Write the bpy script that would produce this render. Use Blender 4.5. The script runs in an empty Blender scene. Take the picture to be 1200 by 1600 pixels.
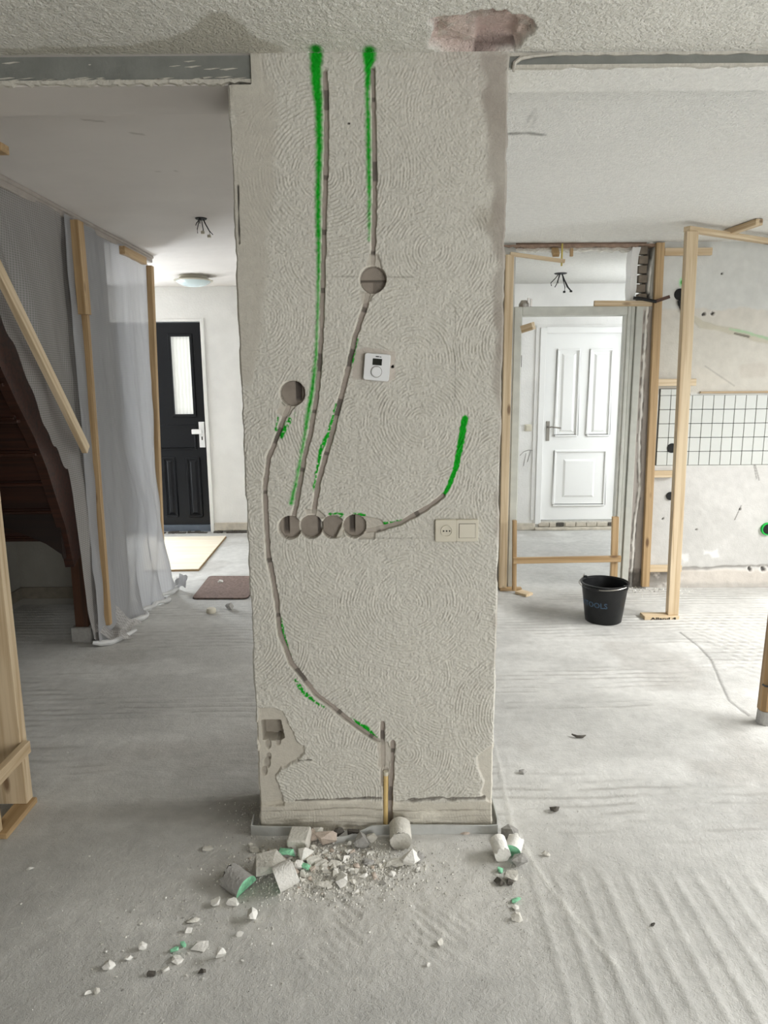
import bpy, bmesh, math, random
import numpy as np
from mathutils import Vector, Matrix

# ------------------------------------------------------------------ camera, light, exposure
scene = bpy.context.scene
col = scene.collection
FPX, PITCH, ROLL, CAMH = 1109.0, math.radians(10.5), math.radians(0.45), 1.516
H = 2.42                    # ceiling height
PY = 2.19                   # front of the central wall stub
KY = 5.04                   # face of the kitchen wall
FY = 7.12                   # far facade wall
fw = np.array([0, math.cos(PITCH), -math.sin(PITCH)])
up0 = np.array([0, math.sin(PITCH), math.cos(PITCH)])
rt0 = np.array([1.0, 0, 0])
rt = rt0*math.cos(ROLL) - up0*math.sin(ROLL)
up = up0*math.cos(ROLL) + rt0*math.sin(ROLL)
cam_d = bpy.data.cameras.new('camera')
cam = bpy.data.objects.new('camera', cam_d); col.objects.link(cam)
cam_d.sensor_fit = 'VERTICAL'; cam_d.sensor_height = 36.0; cam_d.lens = FPX/1600.0*36.0
cam_d.clip_start = 0.05
M = Matrix(((rt[0], up[0], -fw[0], 0), (rt[1], up[1], -fw[1], 0), (rt[2], up[2], -fw[2], CAMH), (0, 0, 0, 1)))
cam.matrix_world = M
scene.camera = cam

def ray(x, y): return fw + rt*(x-600)/FPX + up*(800-y)/FPX
def AY(x, y, v): d = ray(x, y); p = d*(v/d[1]); return (float(p[0]), float(v), float(p[2]+CAMH))
def AZ(x, y, v=0.0): d = ray(x, y); p = d*((v-CAMH)/d[2]); return (float(p[0]), float(p[1]), float(v))
def AX(x, y, v): d = ray(x, y); p = d*(v/d[0]); return (float(v), float(p[1]), float(p[2]+CAMH))

world = bpy.data.worlds.new('overcast_sky'); scene.world = world
world.use_nodes = True
bg = world.node_tree.nodes['Background']
bg.inputs['Color'].default_value = (0.80, 0.90, 1.0, 1); bg.inputs['Strength'].default_value = 1.2

def area(name, loc, rot, sx, sy, power, colr=(1, 1, 1)):
    l = bpy.data.lights.new(name, 'AREA'); l.shape = 'RECTANGLE'; l.size = sx; l.size_y = sy
    l.energy = power; l.color = colr
    o = bpy.data.objects.new(name, l); col.objects.link(o)
    o.location = loc; o.rotation_euler = rot
    return o
R90 = math.pi/2
DAY = (0.93, 0.97, 1.0)
area('daylight_garden_window', (2.2, -3.38, 1.15), (R90-0.25, 0, 0), 2.4, 2.1, 88, (1.0, 0.985, 0.96))   # glazing behind the camera
area('daylight_kitchen_window', (4.9, 2.7, 3.4), (0, math.radians(44), 0), 2.4, 3.4, 760, (1.0, 0.99, 0.97))  # open sky outside the kitchen window
area('daylight_utility_window', (3.62, 6.1, 1.6), (0, math.radians(66), 0), 1.3, 1.3, 38, DAY)               # room behind the doorway
area('daylight_hall_window', (-3.1, 7.07, 1.35), (-R90, 0, 0), 0.7, 1.7, 88, (0.9, 0.95, 1.0)) # beside the front door

scene.view_settings.view_transform = 'Standard'
scene.view_settings.look = 'None'
scene.view_settings.gamma = 1.0
scene.view_settings.use_curve_mapping = False
scene.view_settings.exposure = 0.42
try:
    scene.cycles.use_denoising = True
    scene.cycles.max_bounces = 10
    scene.cycles.diffuse_bounces = 6
    scene.cycles.transparent_max_bounces = 16
except Exception:
    pass

# ------------------------------------------------------------------ materials
def s(r, g, b):
    def f(c):
        c /= 255.0
        return c/12.92 if c <= 0.04045 else ((c+0.055)/1.055)**2.4
    return (f(r), f(g), f(b))

def new_mat(name):
    m = bpy.data.materials.new(name); m.use_nodes = True
    nt = m.node_tree; nt.nodes.clear()
    out = nt.nodes.new('ShaderNodeOutputMaterial'); b = nt.nodes.new('ShaderNodeBsdfPrincipled')
    nt.links.new(b.outputs[0], out.inputs[0])
    return m, nt, b, out

def N(nt, kind, **kw):
    n = nt.nodes.new(kind)
    for k, v in kw.items():
        if k in n.inputs: n.inputs[k].default_value = v
        else: setattr(n, k, v)
    return n

def noise_bump(nt, b, coord, layers):
    prev = None
    for sc, dist, det in layers:
        n = N(nt, 'ShaderNodeTexNoise', Scale=sc, Detail=det)
        nt.links.new(coord, n.inputs['Vector'])
        bu = N(nt, 'ShaderNodeBump', Strength=1.0, Distance=dist)
        nt.links.new(n.outputs[0], bu.inputs['Height'])
        if prev: nt.links.new(prev.outputs[0], bu.inputs['Normal'])
        prev = bu
    if prev: nt.links.new(prev.outputs[0], b.inputs['Normal'])

def plain(name, c, rough=0.7, var=0.08, vscale=8, bump=None, metal=0.0, spec=0.35):
    m, nt, b, out = new_mat(name)
    tc = N(nt, 'ShaderNodeTexCoord')
    n = N(nt, 'ShaderNodeTexNoise', Scale=vscale, Detail=5.0)
    nt.links.new(tc.outputs['Object'], n.inputs['Vector'])
    mp = N(nt, 'ShaderNodeMapRange'); mp.inputs[1].default_value = 0.3; mp.inputs[2].default_value = 0.7
    mp.inputs[3].default_value = 1-var; mp.inputs[4].default_value = 1+var
    nt.links.new(n.outputs[0], mp.inputs[0])
    mx = N(nt, 'ShaderNodeVectorMath', operation='SCALE'); mx.inputs[0].default_value = c
    nt.links.new(mp.outputs[0], mx.inputs['Scale'])
    nt.links.new(mx.outputs[0], b.inputs['Base Color'])
    b.inputs['Roughness'].default_value = rough; b.inputs['Metallic'].default_value = metal
    b.inputs['Specular IOR Level'].default_value = spec
    if bump: noise_bump(nt, b, tc.outputs['Object'], bump)
    return m

def painted(name, rough=0.85, var=0.05, vscale=30, bump=None):
    """base colour from the surface's own pigment attribute 'pigment'"""
    m, nt, b, out = new_mat(name)
    tc = N(nt, 'ShaderNodeTexCoord')
    at = N(nt, 'ShaderNodeAttribute', attribute_name='pigment')
    n = N(nt, 'ShaderNodeTexNoise', Scale=vscale, Detail=6.0)
    nt.links.new(tc.outputs['Object'], n.inputs['Vector'])
    mp = N(nt, 'ShaderNodeMapRange'); mp.inputs[1].default_value = 0.3; mp.inputs[2].default_value = 0.7
    mp.inputs[3].default_value = 1-var; mp.inputs[4].default_value = 1+var
    nt.links.new(n.outputs[0], mp.inputs[0])
    mx = N(nt, 'ShaderNodeVectorMath', operation='SCALE')
    nt.links.new(at.outputs['Color'], mx.inputs[0]); nt.links.new(mp.outputs[0], mx.inputs['Scale'])
    nt.links.new(mx.outputs[0], b.inputs['Base Color'])
    b.inputs['Roughness'].default_value = rough
    b.inputs['Specular IOR Level'].default_value = 0.25
    if bump: noise_bump(nt, b, tc.outputs['Object'], bump)
    return m

def wood(name, c1, c2, rough=0.6, knots=True):
    """grain runs along local X"""
    m, nt, b, out = new_mat(name)
    tc = N(nt, 'ShaderNodeTexCoord'); oi = N(nt, 'ShaderNodeObjectInfo')
    mul = N(nt, 'ShaderNodeMath', operation='MULTIPLY'); mul.inputs[1].default_value = 37.0
    nt.links.new(oi.outputs['Random'], mul.inputs[0])
    add = N(nt, 'ShaderNodeVectorMath', operation='ADD')
    nt.links.new(tc.outputs['Object'], add.inputs[0]); nt.links.new(mul.outputs[0], add.inputs[1])
    mp = N(nt, 'ShaderNodeMapping'); mp.inputs['Scale'].default_value = (1.6, 45, 45)
    nt.links.new(add.outputs[0], mp.inputs['Vector'])
    n = N(nt, 'ShaderNodeTexNoise', Scale=1.0, Detail=6.0, Distortion=0.6)
    nt.links.new(mp.outputs[0], n.inputs['Vector'])
    cr = N(nt, 'ShaderNodeValToRGB')
    cr.color_ramp.elements[0].position = 0.33; cr.color_ramp.elements[0].color = (*c2, 1)
    cr.color_ramp.elements[1].position = 0.62; cr.color_ramp.elements[1].color = (*c1, 1)
    nt.links.new(n.outputs[0], cr.inputs[0])
    last = cr.outputs[0]
    if knots:
        mp2 = N(nt, 'ShaderNodeMapping'); mp2.inputs['Scale'].default_value = (3.2, 9, 9)
        nt.links.new(add.outputs[0], mp2.inputs['Vector'])
        v = N(nt, 'ShaderNodeTexVoronoi', Scale=1.0); nt.links.new(mp2.outputs[0], v.inputs['Vector'])
        r2 = N(nt, 'ShaderNodeValToRGB')
        r2.color_ramp.elements[0].position = 0.07; r2.color_ramp.elements[0].color = (0.22, 0.13, 0.07, 1)
        r2.color_ramp.elements[1].position = 0.15; r2.color_ramp.elements[1].color = (1, 1, 1, 1)
        nt.links.new(v.outputs['Distance'], r2.inputs[0])
        mx = N(nt, 'ShaderNodeMix', data_type='RGBA', blend_type='MULTIPLY'); mx.inputs['Factor'].default_value = 0.8
        nt.links.new(last, mx.inputs[6]); nt.links.new(r2.outputs[0], mx.inputs[7]); last = mx.outputs[2]
    nt.links.new(last, b.inputs['Base Color'])
    b.inputs['Roughness'].default_value = rough
    bu = N(nt, 'ShaderNodeBump', Strength=0.3, Distance=0.002)
    nt.links.new(n.outputs[0], bu.inputs['Height']); nt.links.new(bu.outputs[0], b.inputs['Normal'])
    return m

def sheet_mat(name, c, clear, thread):
    """woven-reinforced translucent foil: a film with a grid of threads"""
    m, nt, b, out = new_mat(name); nt.nodes.remove(b)
    tc = N(nt, 'ShaderNodeTexCoord'); sp = N(nt, 'ShaderNodeSeparateXYZ')
    at = N(nt, 'ShaderNodeAttribute', attribute_name='foil')
    nt.links.new(at.outputs['Vector'], sp.inputs[0])
    def line(sock, per, wid):
        d = N(nt, 'ShaderNodeMath', operation='DIVIDE'); d.inputs[1].default_value = per
        nt.links.new(sock, d.inputs[0])
        f = N(nt, 'ShaderNodeMath', operation='FRACT'); nt.links.new(d.outputs[0], f.inputs[0])
        l = N(nt, 'ShaderNodeMath', operation='LESS_THAN'); l.inputs[1].default_value = wid
        nt.links.new(f.outputs[0], l.inputs[0]); return l.outputs[0]
    a = line(sp.outputs[0], 0.017, thread); c2 = line(sp.outputs[1], 0.011, thread)
    mx = N(nt, 'ShaderNodeMath', operation='MAXIMUM'); nt.links.new(a, mx.inputs[0]); nt.links.new(c2, mx.inputs[1])
    fac = N(nt, 'ShaderNodeMapRange'); fac.inputs[3].default_value = 1-clear; fac.inputs[4].default_value = 1-clear*0.35
    nt.links.new(mx.outputs[0], fac.inputs[0])
    df = N(nt, 'ShaderNodeBsdfDiffuse'); df.inputs[0].default_value = (*c, 1)
    tr = N(nt, 'ShaderNodeBsdfTranslucent'); tr.inputs[0].default_value = (*c, 1)
    gl = N(nt, 'ShaderNodeBsdfGlossy'); gl.inputs[0].default_value = (0.9, 0.9, 0.9, 1); gl.inputs['Roughness'].default_value = 0.35
    m1 = N(nt, 'ShaderNodeMixShader'); m1.inputs[0].default_value = 0.28
    nt.links.new(df.outputs[0], m1.inputs[1]); nt.links.new(tr.outputs[0], m1.inputs[2])
    m2 = N(nt, 'ShaderNodeMixShader'); m2.inputs[0].default_value = 0.05
    nt.links.new(m1.outputs[0], m2.inputs[1]); nt.links.new(gl.outputs[0], m2.inputs[2])
    tp = N(nt, 'ShaderNodeBsdfTransparent')
    m3 = N(nt, 'ShaderNodeMixShader'); nt.links.new(fac.outputs[0], m3.inputs[0])
    nt.links.new(tp.outputs[0], m3.inputs[1]); nt.links.new(m2.outputs[0], m3.inputs[2])
    nt.links.new(m3.outputs[0], out.inputs[0])
    return m

MT = {}
MT['pillar'] = painted('swirl_plaster', 0.9, 0.05, 60, [(300, 0.0014, 3.0)])
MT['wallpaint'] = painted('scuffed_wall', 0.85, 0.05, 18, [(130, 0.0015, 4.0), (25, 0.002, 3.0)])
MT['stipple'] = painted('stippled_ceiling', 0.92, 0.05, 40, [(95, 0.010, 2.0), (210, 0.004, 3.0)])
MT['smoothceil'] = painted('smooth_ceiling', 0.8, 0.03, 3, [(6, 0.004, 2.0)])
MT['floor'] = painted('concrete_floor', 0.88, 0.07, 24, [(300, 0.0018, 4.0), (80, 0.0026, 4.0)])
MT['white_wall'] = plain('white_wall_paint', s(226, 225, 222), 0.85, 0.05, 5, [(60, 0.002, 4.0)])
MT['grey_wall'] = plain('grey_plaster', s(196, 193, 186), 0.9, 0.08, 9, [(90, 0.003, 4.0)])
MT['bare_wall'] = plain('stripped_wall_plaster', s(158, 153, 145), 0.9, 0.08, 6, [(50, 0.002, 4.0)])
MT['dark_wall'] = plain('bare_grey_plaster', s(140, 137, 128), 0.9, 0.06, 6, [(50, 0.002, 4.0)])
MT['steel_grey'] = plain('grey_primed_steel', s(130, 132, 127), 0.55, 0.10, 14, [(70, 0.002, 3.0)])
MT['plaster_smear'] = plain('plaster_smear', s(200, 196, 186), 0.9, 0.12, 40, [(90, 0.006, 4.0)])
MT['frame_paint'] = plain('aged_white_frame', s(190, 191, 183), 0.5, 0.08, 12, [(40, 0.0008, 3.0)])
MT['white_door'] = plain('white_door_paint', s(238, 238, 236), 0.35, 0.01, 4)
MT['black_door'] = plain('black_gloss_paint', s(15, 17, 23), 0.3, 0.10, 4, None, 0.0, 0.3)
MT['threshold'] = plain('grey_blue_threshold', s(92, 100, 112), 0.5, 0.1, 10)
MT['white_plastic'] = plain('white_plastic', s(228, 229, 230), 0.38, 0.02, 10)
MT['cream_plastic'] = plain('cream_plastic', s(206, 200, 183), 0.35, 0.03, 10)
MT['white_metal'] = plain('white_powder_metal', s(240, 240, 240), 0.3, 0.01, 10)
MT['chrome'] = plain('brushed_steel', s(170, 166, 160), 0.3, 0.03, 40, None, 0.9)
MT['screen'] = plain('dark_display', s(38, 40, 34), 0.2, 0.05, 30)
MT['black'] = plain('black_plastic', s(22, 22, 23), 0.5, 0.25, 30)
MT['black_hole'] = plain('dark_box_plastic', s(20, 20, 20), 0.7, 0.2, 40)
MT['bucket'] = plain('black_bucket_rubber', s(20, 21, 22), 0.42, 0.25, 22, [(40, 0.0008, 3.0)])
MT['bucket_print'] = plain('blue_print', s(58, 78, 98), 0.6, 0.25, 60)
MT['ink'] = plain('black_ink', s(18, 16, 14), 0.7, 0.1, 40)
MT['pine'] = wood('pine_timber', s(212, 193, 162), s(182, 157, 122))
MT['pine_dark'] = wood('aged_pine', s(182, 154, 114), s(150, 121, 82))
MT['ply'] = wood('pale_panel', s(234, 226, 208), s(222, 208, 184), 0.6, False)
MT['ply_edge'] = plain('panel_edge', s(150, 122, 84), 0.7, 0.1, 40)
MT['mahogany'] = wood('dark_stained_wood', s(62, 31, 18), s(38, 18, 10), 0.5, False)
MT['prop'] = wood('weathered_prop_wood', s(156, 126, 86), s(112, 86, 54), 0.6, False)
MT['ebony'] = wood('black_stained_wood', s(34, 18, 12), s(20, 11, 8), 0.6, False)
MT['newel'] = wood('brown_stained_wood', s(78, 46, 26), s(54, 31, 18), 0.5, False)
MT['foil'] = sheet_mat('reinforced_foil', s(182, 178, 174), 0.48, 0.2)
MT['foil2'] = sheet_mat('reinforced_foil_doubled', s(166, 166, 167), 0.14, 0.3)
MT['foil_hem'] = plain('rolled_foil_hem', s(196, 196, 194), 0.5, 0.06, 30)
MT['tile'] = plain('white_glazed_tile', s(204, 206, 201), 0.25, 0.03, 5)
MT['brick'] = plain('grey_sand_brick', s(128, 118, 106), 0.9, 0.15, 30, [(120, 0.003, 4.0)])
MT['mortar'] = plain('mortar', s(176, 168, 156), 0.95, 0.15, 40, [(90, 0.006, 4.0)])
MT['rubble'] = plain('plaster_rubble', s(208, 205, 196), 0.95, 0.08, 40, [(110, 0.004, 4.0)])
MT['rubble_white'] = plain('white_plaster_bits', s(232, 230, 224), 0.95, 0.05, 50, [(140, 0.003, 4.0)])
MT['rubble_grey'] = plain('cement_rubble', s(160, 158, 154), 0.95, 0.12, 50, [(110, 0.004, 4.0)])
MT['rubble_pink'] = plain('brick_rubble', s(192, 178, 166), 0.95, 0.12, 50, [(110, 0.004, 4.0)])
MT['rubble_dark'] = plain('dark_rubble', s(88, 84, 78), 0.95, 0.2, 50, [(110, 0.004, 4.0)])
MT['crumb'] = plain('plaster_crumb', s(208, 205, 196), 0.95, 0.1, 60)
MT['crumb_white'] = plain('white_crumb', s(232, 230, 224), 0.95, 0.06, 60)
MT['crumb_pink'] = plain('brick_crumb', s(192, 178, 166), 0.95, 0.1, 60)
MT['crumb_grey'] = plain('cement_crumb', s(160, 158, 152), 0.95, 0.1, 60)
MT['green'] = plain('green_marking_paint', s(142, 206, 168), 0.85, 0.25, 90)
MT['green_bright'] = plain('bright_green_paint', s(24, 188, 70), 0.7, 0.1, 60)
MT['foam'] = plain('grey_edge_foam', s(186, 187, 184), 0.8, 0.06, 30, [(60, 0.001, 3.0)])
MT['pipe'] = plain('cream_conduit', s(214, 186, 128), 0.4, 0.08, 30)
MT['mat'] = plain('brown_doormat', s(126, 108, 100), 0.98, 0.25, 60, [(220, 0.006, 2.0)])
MT['lampglass'] = plain('opal_glass', s(206, 220, 222), 0.2, 0.02, 6)
MT['lampmetal'] = plain('pale_lamp_metal', s(190, 186, 172), 0.35, 0.03, 6, None, 0.3)
MT['wire_yellow'] = plain('yellow_wire', s(190, 172, 86), 0.5, 0.1, 30)
MT['spot_white'] = plain('white_filler', s(232, 232, 230), 0.9, 0.04, 30)
MT['soffit_smooth'] = plain('smooth_soffit', s(208, 203, 198), 0.85, 0.03, 3, [(6, 0.003, 2.0)])
MT['soffit_stipple'] = plain('stippled_soffit', s(236, 235, 230), 0.92, 0.05, 40, [(95, 0.006, 2.0), (210, 0.003, 3.0)])
MT['trim_white'] = plain('dusty_white_trim', s(160, 152, 144), 0.7, 0.10, 14, [(40, 0.002, 3.0)])
MT['skirting_shaded'] = plain('shaded_skirting', s(126, 119, 106), 0.9, 0.2, 14, [(40, 0.004, 4.0)])  # darker copy of the skirting, with under-stairs shade put into its colour
MT['skirting'] = plain('dirty_skirting', s(196, 188, 174), 0.85, 0.18, 14, [(40, 0.004, 4.0)])
def glass_mat():
    m, nt, b, out = new_mat('frosted_curtained_glass')
    tc = N(nt, 'ShaderNodeTexCoord')
    w = N(nt, 'ShaderNodeTexWave', Scale=9.0, Distortion=2.0, Detail=2.0)
    nt.links.new(tc.outputs['Object'], w.inputs['Vector'])
    cr = N(nt, 'ShaderNodeValToRGB')
    cr.color_ramp.elements[0].color = (*s(212, 214, 210), 1); cr.color_ramp.elements[1].color = (*s(226, 228, 224), 1)
    nt.links.new(w.outputs[0], cr.inputs[0])
    nt.links.new(cr.outputs[0], b.inputs['Base Color'])
    b.inputs['Roughness'].default_value = 0.12
    nt.links.new(cr.outputs[0], b.inputs['Emission Color']); b.inputs['Emission Strength'].default_value = 0.35   # daylight through the pane
    return m
MT['doorglass'] = glass_mat()

# ------------------------------------------------------------------ mesh helpers
class MB:
    def __init__(self): self.v = []; self.f = []; self.mi = []
    def box(self, x0, x1, y0, y1, z0, z1, mi=0):
        b = len(self.v)
        self.v += [(x0,y0,z0),(x1,y0,z0),(x1,y1,z0),(x0,y1,z0),(x0,y0,z1),(x1,y0,z1),(x1,y1,z1),(x0,y1,z1)]
        for q in ((0,3,2,1),(4,5,6,7),(0,1,5,4),(1,2,6,5),(2,3,7,6),(3,0,4,7)):
            self.f.append(tuple(b+i for i in q)); self.mi.append(mi)
        return self
    def prism(self, pts, axis, a, b_, mi=0):
        """polygon pts (2D) extruded along axis from a to b_; axis x: pts=(y,z); y: pts=(x,z); z: pts=(x,y)"""
        base = len(self.v); n = len(pts)
        for t in (a, b_):
            for p in pts:
                self.v.append((t,p[0],p[1]) if axis == 'x' else (p[0],t,p[1]) if axis == 'y' else (p[0],p[1],t))
        self.f.append(tuple(base+i for i in range(n))); self.f.append(tuple(base+n+i for i in reversed(range(n)))); self.mi += [mi, mi]
        for i in range(n):
            j = (i+1) % n
            self.f.append((base+i, base+n+i, base+n+j, base+j)); self.mi.append(mi)
        return self
    def tube(self, pts, r, n=8, mi=0):
        pts = [Vector(p) for p in pts]; base = len(self.v); m = len(pts)
        rr = r if isinstance(r, (list, tuple)) else [r]*m
        for i, p in enumerate(pts):
            d = (pts[min(i+1, m-1)] - pts[max(i-1, 0)]).normalized()
            a = d.cross(Vector((0, 0, 1)))
            if a.length < 1e-3: a = Vector((1, 0, 0))
            a.normalize(); c = d.cross(a)
            for k in range(n):
                t = 2*math.pi*k/n
                self.v.append(tuple(p + (a*math.cos(t) + c*math.sin(t))*rr[i]))
        for i in range(m-1):
            for k in range(n):
                k2 = (k+1) % n
                self.f.append((base+i*n+k, base+i*n+k2, base+(i+1)*n+k2, base+(i+1)*n+k)); self.mi.append(mi)
        self.f.append(tuple(base+k for k in reversed(range(n)))); self.mi.append(mi)
        self.f.append(tuple(base+(m-1)*n+k for k in range(n))); self.mi.append(mi)
        return self
    def lathe(self, prof, c=(0,0,0), n=32, mi=0, close=False):
        base = len(self.v); m = len(prof)
        for (r, z) in prof:
            for k in range(n):
                t = 2*math.pi*k/n
                self.v.append((c[0]+r*math.cos(t), c[1]+r*math.sin(t), c[2]+z))
        for i in range(m-1):
            for k in range(n):
                k2 = (k+1) % n
                self.f.append((base+i*n+k, base+i*n+k2, base+(i+1)*n+k2, base+(i+1)*n+k)); self.mi.append(mi)
        for i, fl in ((0, True), (m-1, False)):
            ring = [base+i*n+k for k in range(n)]
            if prof[i][0] > 1e-6:
                self.f.append(tuple(reversed(ring)) if fl else tuple(ring)); self.mi.append(mi)
        return self
    def mesh(self, name, mats, smooth=False, bevel=0.0):
        me = bpy.data.meshes.new(name)
        me.from_pydata(self.v, [], self.f)
        for mt in (mats if isinstance(mats, (list, tuple)) else [mats]): me.materials.append(mt)
        me.polygons.foreach_set('material_index', self.mi)
        bm = bmesh.new(); bm.from_mesh(me)
        bmesh.ops.remove_doubles(bm, verts=bm.verts, dist=1e-6)
        if bevel > 0:
            bmesh.ops.bevel(bm, geom=list(bm.edges), offset=bevel, segments=1, affect='EDGES', clamp_overlap=True)
        bmesh.ops.recalc_face_normals(bm, faces=bm.faces)
        bm.to_mesh(me); bm.free()
        if smooth:
            me.polygons.foreach_set('use_smooth', [True]*len(me.polygons))
            try: me.set_sharp_from_angle(angle=math.radians(38))
            except Exception: pass
        return me

def put(name, me, parent=None, loc=(0,0,0), rot=None):
    o = bpy.data.objects.new(name, me); col.objects.link(o)
    o.location = loc
    if rot is not None: o.rotation_euler = rot
    if parent is not None: o.parent = parent
    return o
def tag(o, label=None, cat=None, group=None, kind=None):
    if label: o['label'] = label
    if cat: o['category'] = cat
    if group: o['group'] = group
    if kind: o['kind'] = kind
    return o
def empty(name, loc, label, cat, group=None, rotz=0.0):
    o = bpy.data.objects.new(name, None); col.objects.link(o); o.location = loc; o.rotation_euler = (0, 0, rotz)
    o.empty_display_size = 0.05
    return tag(o, label, cat, group)
def struct(name, mb, mat, label, parent=None, bevel=0.0, smooth=False):
    o = put(name, mb.mesh(name, mat, smooth, bevel), parent)
    if parent is None: tag(o, label, None, None, 'structure')
    return o
def part(name, mb, mat, parent, label=None, bevel=0.0, smooth=False):
    """mb given in world coordinates; stored relative to the parent chain (no rotations used there)"""
    off = Vector((0, 0, 0)); p = parent
    while p is not None: off += Vector(p.location); p = p.parent
    mb.v = [(v[0]-off.x, v[1]-off.y, v[2]-off.z) for v in mb.v]
    o = put(name, mb.mesh(name, mat, smooth, bevel), parent)
    if label: o['label'] = label
    return o
def timber(name, p0, p1, w, d, mat, parent=None, side=(0, 1, 0), bevel=0.002):
    """a batten from p0 to p1 along local X; w across 'side', d across the third axis"""
    p0 = Vector(p0); p1 = Vector(p1); L = (p1-p0).length
    ex = (p1-p0).normalized(); ey = Vector(side) - ex*ex.dot(Vector(side)); ey.normalize(); ez = ex.cross(ey)
    mb = MB().box(0, L, -w/2, w/2, -d/2, d/2)
    o = put(name, mb.mesh(name, mat, False, bevel), parent)
    off = Vector((0, 0, 0)); p = parent
    while p is not None: off += Vector(p.location); p = p.parent
    q = p0 - off
    o.rotation_mode = 'QUATERNION'
    o.rotation_quaternion = Matrix((ex, ey, ez)).transposed().to_quaternion()
    o.location = q
    return o

rng = np.random.default_rng(7)
def vnoise(x, y, scale, seed):
    r = np.random.default_rng(seed); T = r.random((257, 257))
    X = x*scale; Y = y*scale
    xi = np.floor(X).astype(int); yi = np.floor(Y).astype(int)
    fx = X-xi; fy = Y-yi; fx = fx*fx*(3-2*fx); fy = fy*fy*(3-2*fy)
    a = T[xi % 256, yi % 256]; b = T[(xi+1) % 256, yi % 256]; c = T[xi % 256, (yi+1) % 256]; d = T[(xi+1) % 256, (yi+1) % 256]
    return (a*(1-fx)+b*fx)*(1-fy) + (c*(1-fx)+d*fx)*fy
def fbm(x, y, scale, seed, n=4):
    t = 0; amp = 0.5; tot = 0
    for i in range(n):
        t = t + vnoise(x+i*3.7, y+i*1.9, scale*2**i, seed+i)*amp; tot += amp; amp *= 0.5
    return t/tot
def sstep(a, b, x):
    t = np.clip((x-a)/(b-a), 0, 1); return t*t*(3-2*t)
def poly_dist(x, z, pts, widths=None):
    """distance to a polyline; returns (d, width at nearest point, arclength)"""
    best = np.full(x.shape, 9.0); wb = np.zeros(x.shape); sb = np.zeros(x.shape); acc = 0.0; score = np.full(x.shape, 9.0)
    for i in range(len(pts)-1):
        ax, az = pts[i]; bx, bz = pts[i+1]; dx, dz = bx-ax, bz-az; L2 = dx*dx+dz*dz
        t = np.clip(((x-ax)*dx+(z-az)*dz)/L2, 0, 1)
        d = np.hypot(x-(ax+t*dx), z-(az+t*dz)); L = math.sqrt(L2)
        w = (widths[i]*(1-t)+widths[i+1]*t) if widths is not None else 0*t
        m = d < best
        best = np.where(m, d, best); wb = np.where(m, w, wb); sb = np.where(m, acc+t*L, sb); acc += L
    return best, wb, sb
def in_poly(x, z, pts):
    inside = np.zeros(x.shape, bool); n = len(pts); j = n-1
    for i in range(n):
        xi, zi = pts[i]; xj, zj = pts[j]
        c = ((zi > z) != (zj > z)) & (x < (xj-xi)*(z-zi)/((zj-zi) if zj != zi else 1e-9)+xi)
        inside ^= c; j = i
    return inside
def soft_poly(x, z, pts, soft):
    """1 inside, falling to 0 over 'soft' outside/inside edge"""
    ins = in_poly(x, z, pts); d, _, _ = poly_dist(x, z, list(pts)+[pts[0]])
    sd = np.where(ins, d, -d)
    return sstep(-soft, soft, sd)
def mixc(C, c, m): return C*(1-m[..., None]) + np.array(c)*m[..., None]

def grid_mesh(name, P, C, mat, extra=None, smooth=True, keep=None, foil=None):
    nv, nu, _ = P.shape
    V = P.reshape(-1, 3)
    idx = np.arange(nv*nu).reshape(nv, nu)
    q = np.stack([idx[:-1, :-1], idx[:-1, 1:], idx[1:, 1:], idx[1:, :-1]], -1).reshape(-1, 4)
    if keep is not None: q = q[keep.reshape(-1)]
    Cc = C.reshape(-1, 3)
    if extra is not None:
        ev, ef, ec = extra
        q = np.concatenate([q, np.array(ef, dtype=int)+len(V)]); V = np.concatenate([V, np.array(ev, float)]); Cc = np.concatenate([Cc, np.array(ec, float)])
    me = bpy.data.meshes.new(name)
    me.vertices.add(len(V)); me.vertices.foreach_set('co', V.astype(np.float32).ravel())
    me.loops.add(len(q)*4); me.loops.foreach_set('vertex_index', q.astype(np.int32).ravel())
    me.polygons.add(len(q))
    me.polygons.foreach_set('loop_start', np.arange(0, len(q)*4, 4, dtype=np.int32))
    me.polygons.foreach_set('loop_total', np.full(len(q), 4, dtype=np.int32))
    me.update(calc_edges=True)
    a = me.attributes.new('pigment', 'FLOAT_COLOR', 'POINT')
    a.data.foreach_set('color', np.concatenate([Cc, np.ones((len(Cc), 1))], 1).astype(np.float32).ravel())
    if foil is not None:
        a = me.attributes.new('foil', 'FLOAT_VECTOR', 'POINT')
        a.data.foreach_set('vector', foil.reshape(-1, 3).astype(np.float32).ravel())
    me.polygons.foreach_set('use_smooth', [smooth]*len(q))
    me.materials.append(mat)
    me.validate()
    return me
def quad_extra(boxes):
    """list of (x0,x1,y0,y1,z0,z1,colour) -> plain boxes appended to a grid mesh"""
    ev, ef, ec = [], [], []
    for (x0, x1, y0, y1, z0, z1, c) in boxes:
        b = len(ev)
        ev += [(x0,y0,z0),(x1,y0,z0),(x1,y1,z0),(x0,y1,z0),(x0,y0,z1),(x1,y0,z1),(x1,y1,z1),(x0,y1,z1)]
        ef += [tuple(b+i for i in k) for k in ((0,3,2,1),(4,5,6,7),(0,1,5,4),(1,2,6,5),(2,3,7,6),(3,0,4,7))]
        ec += [c]*8
    return ev, ef, ec

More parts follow.
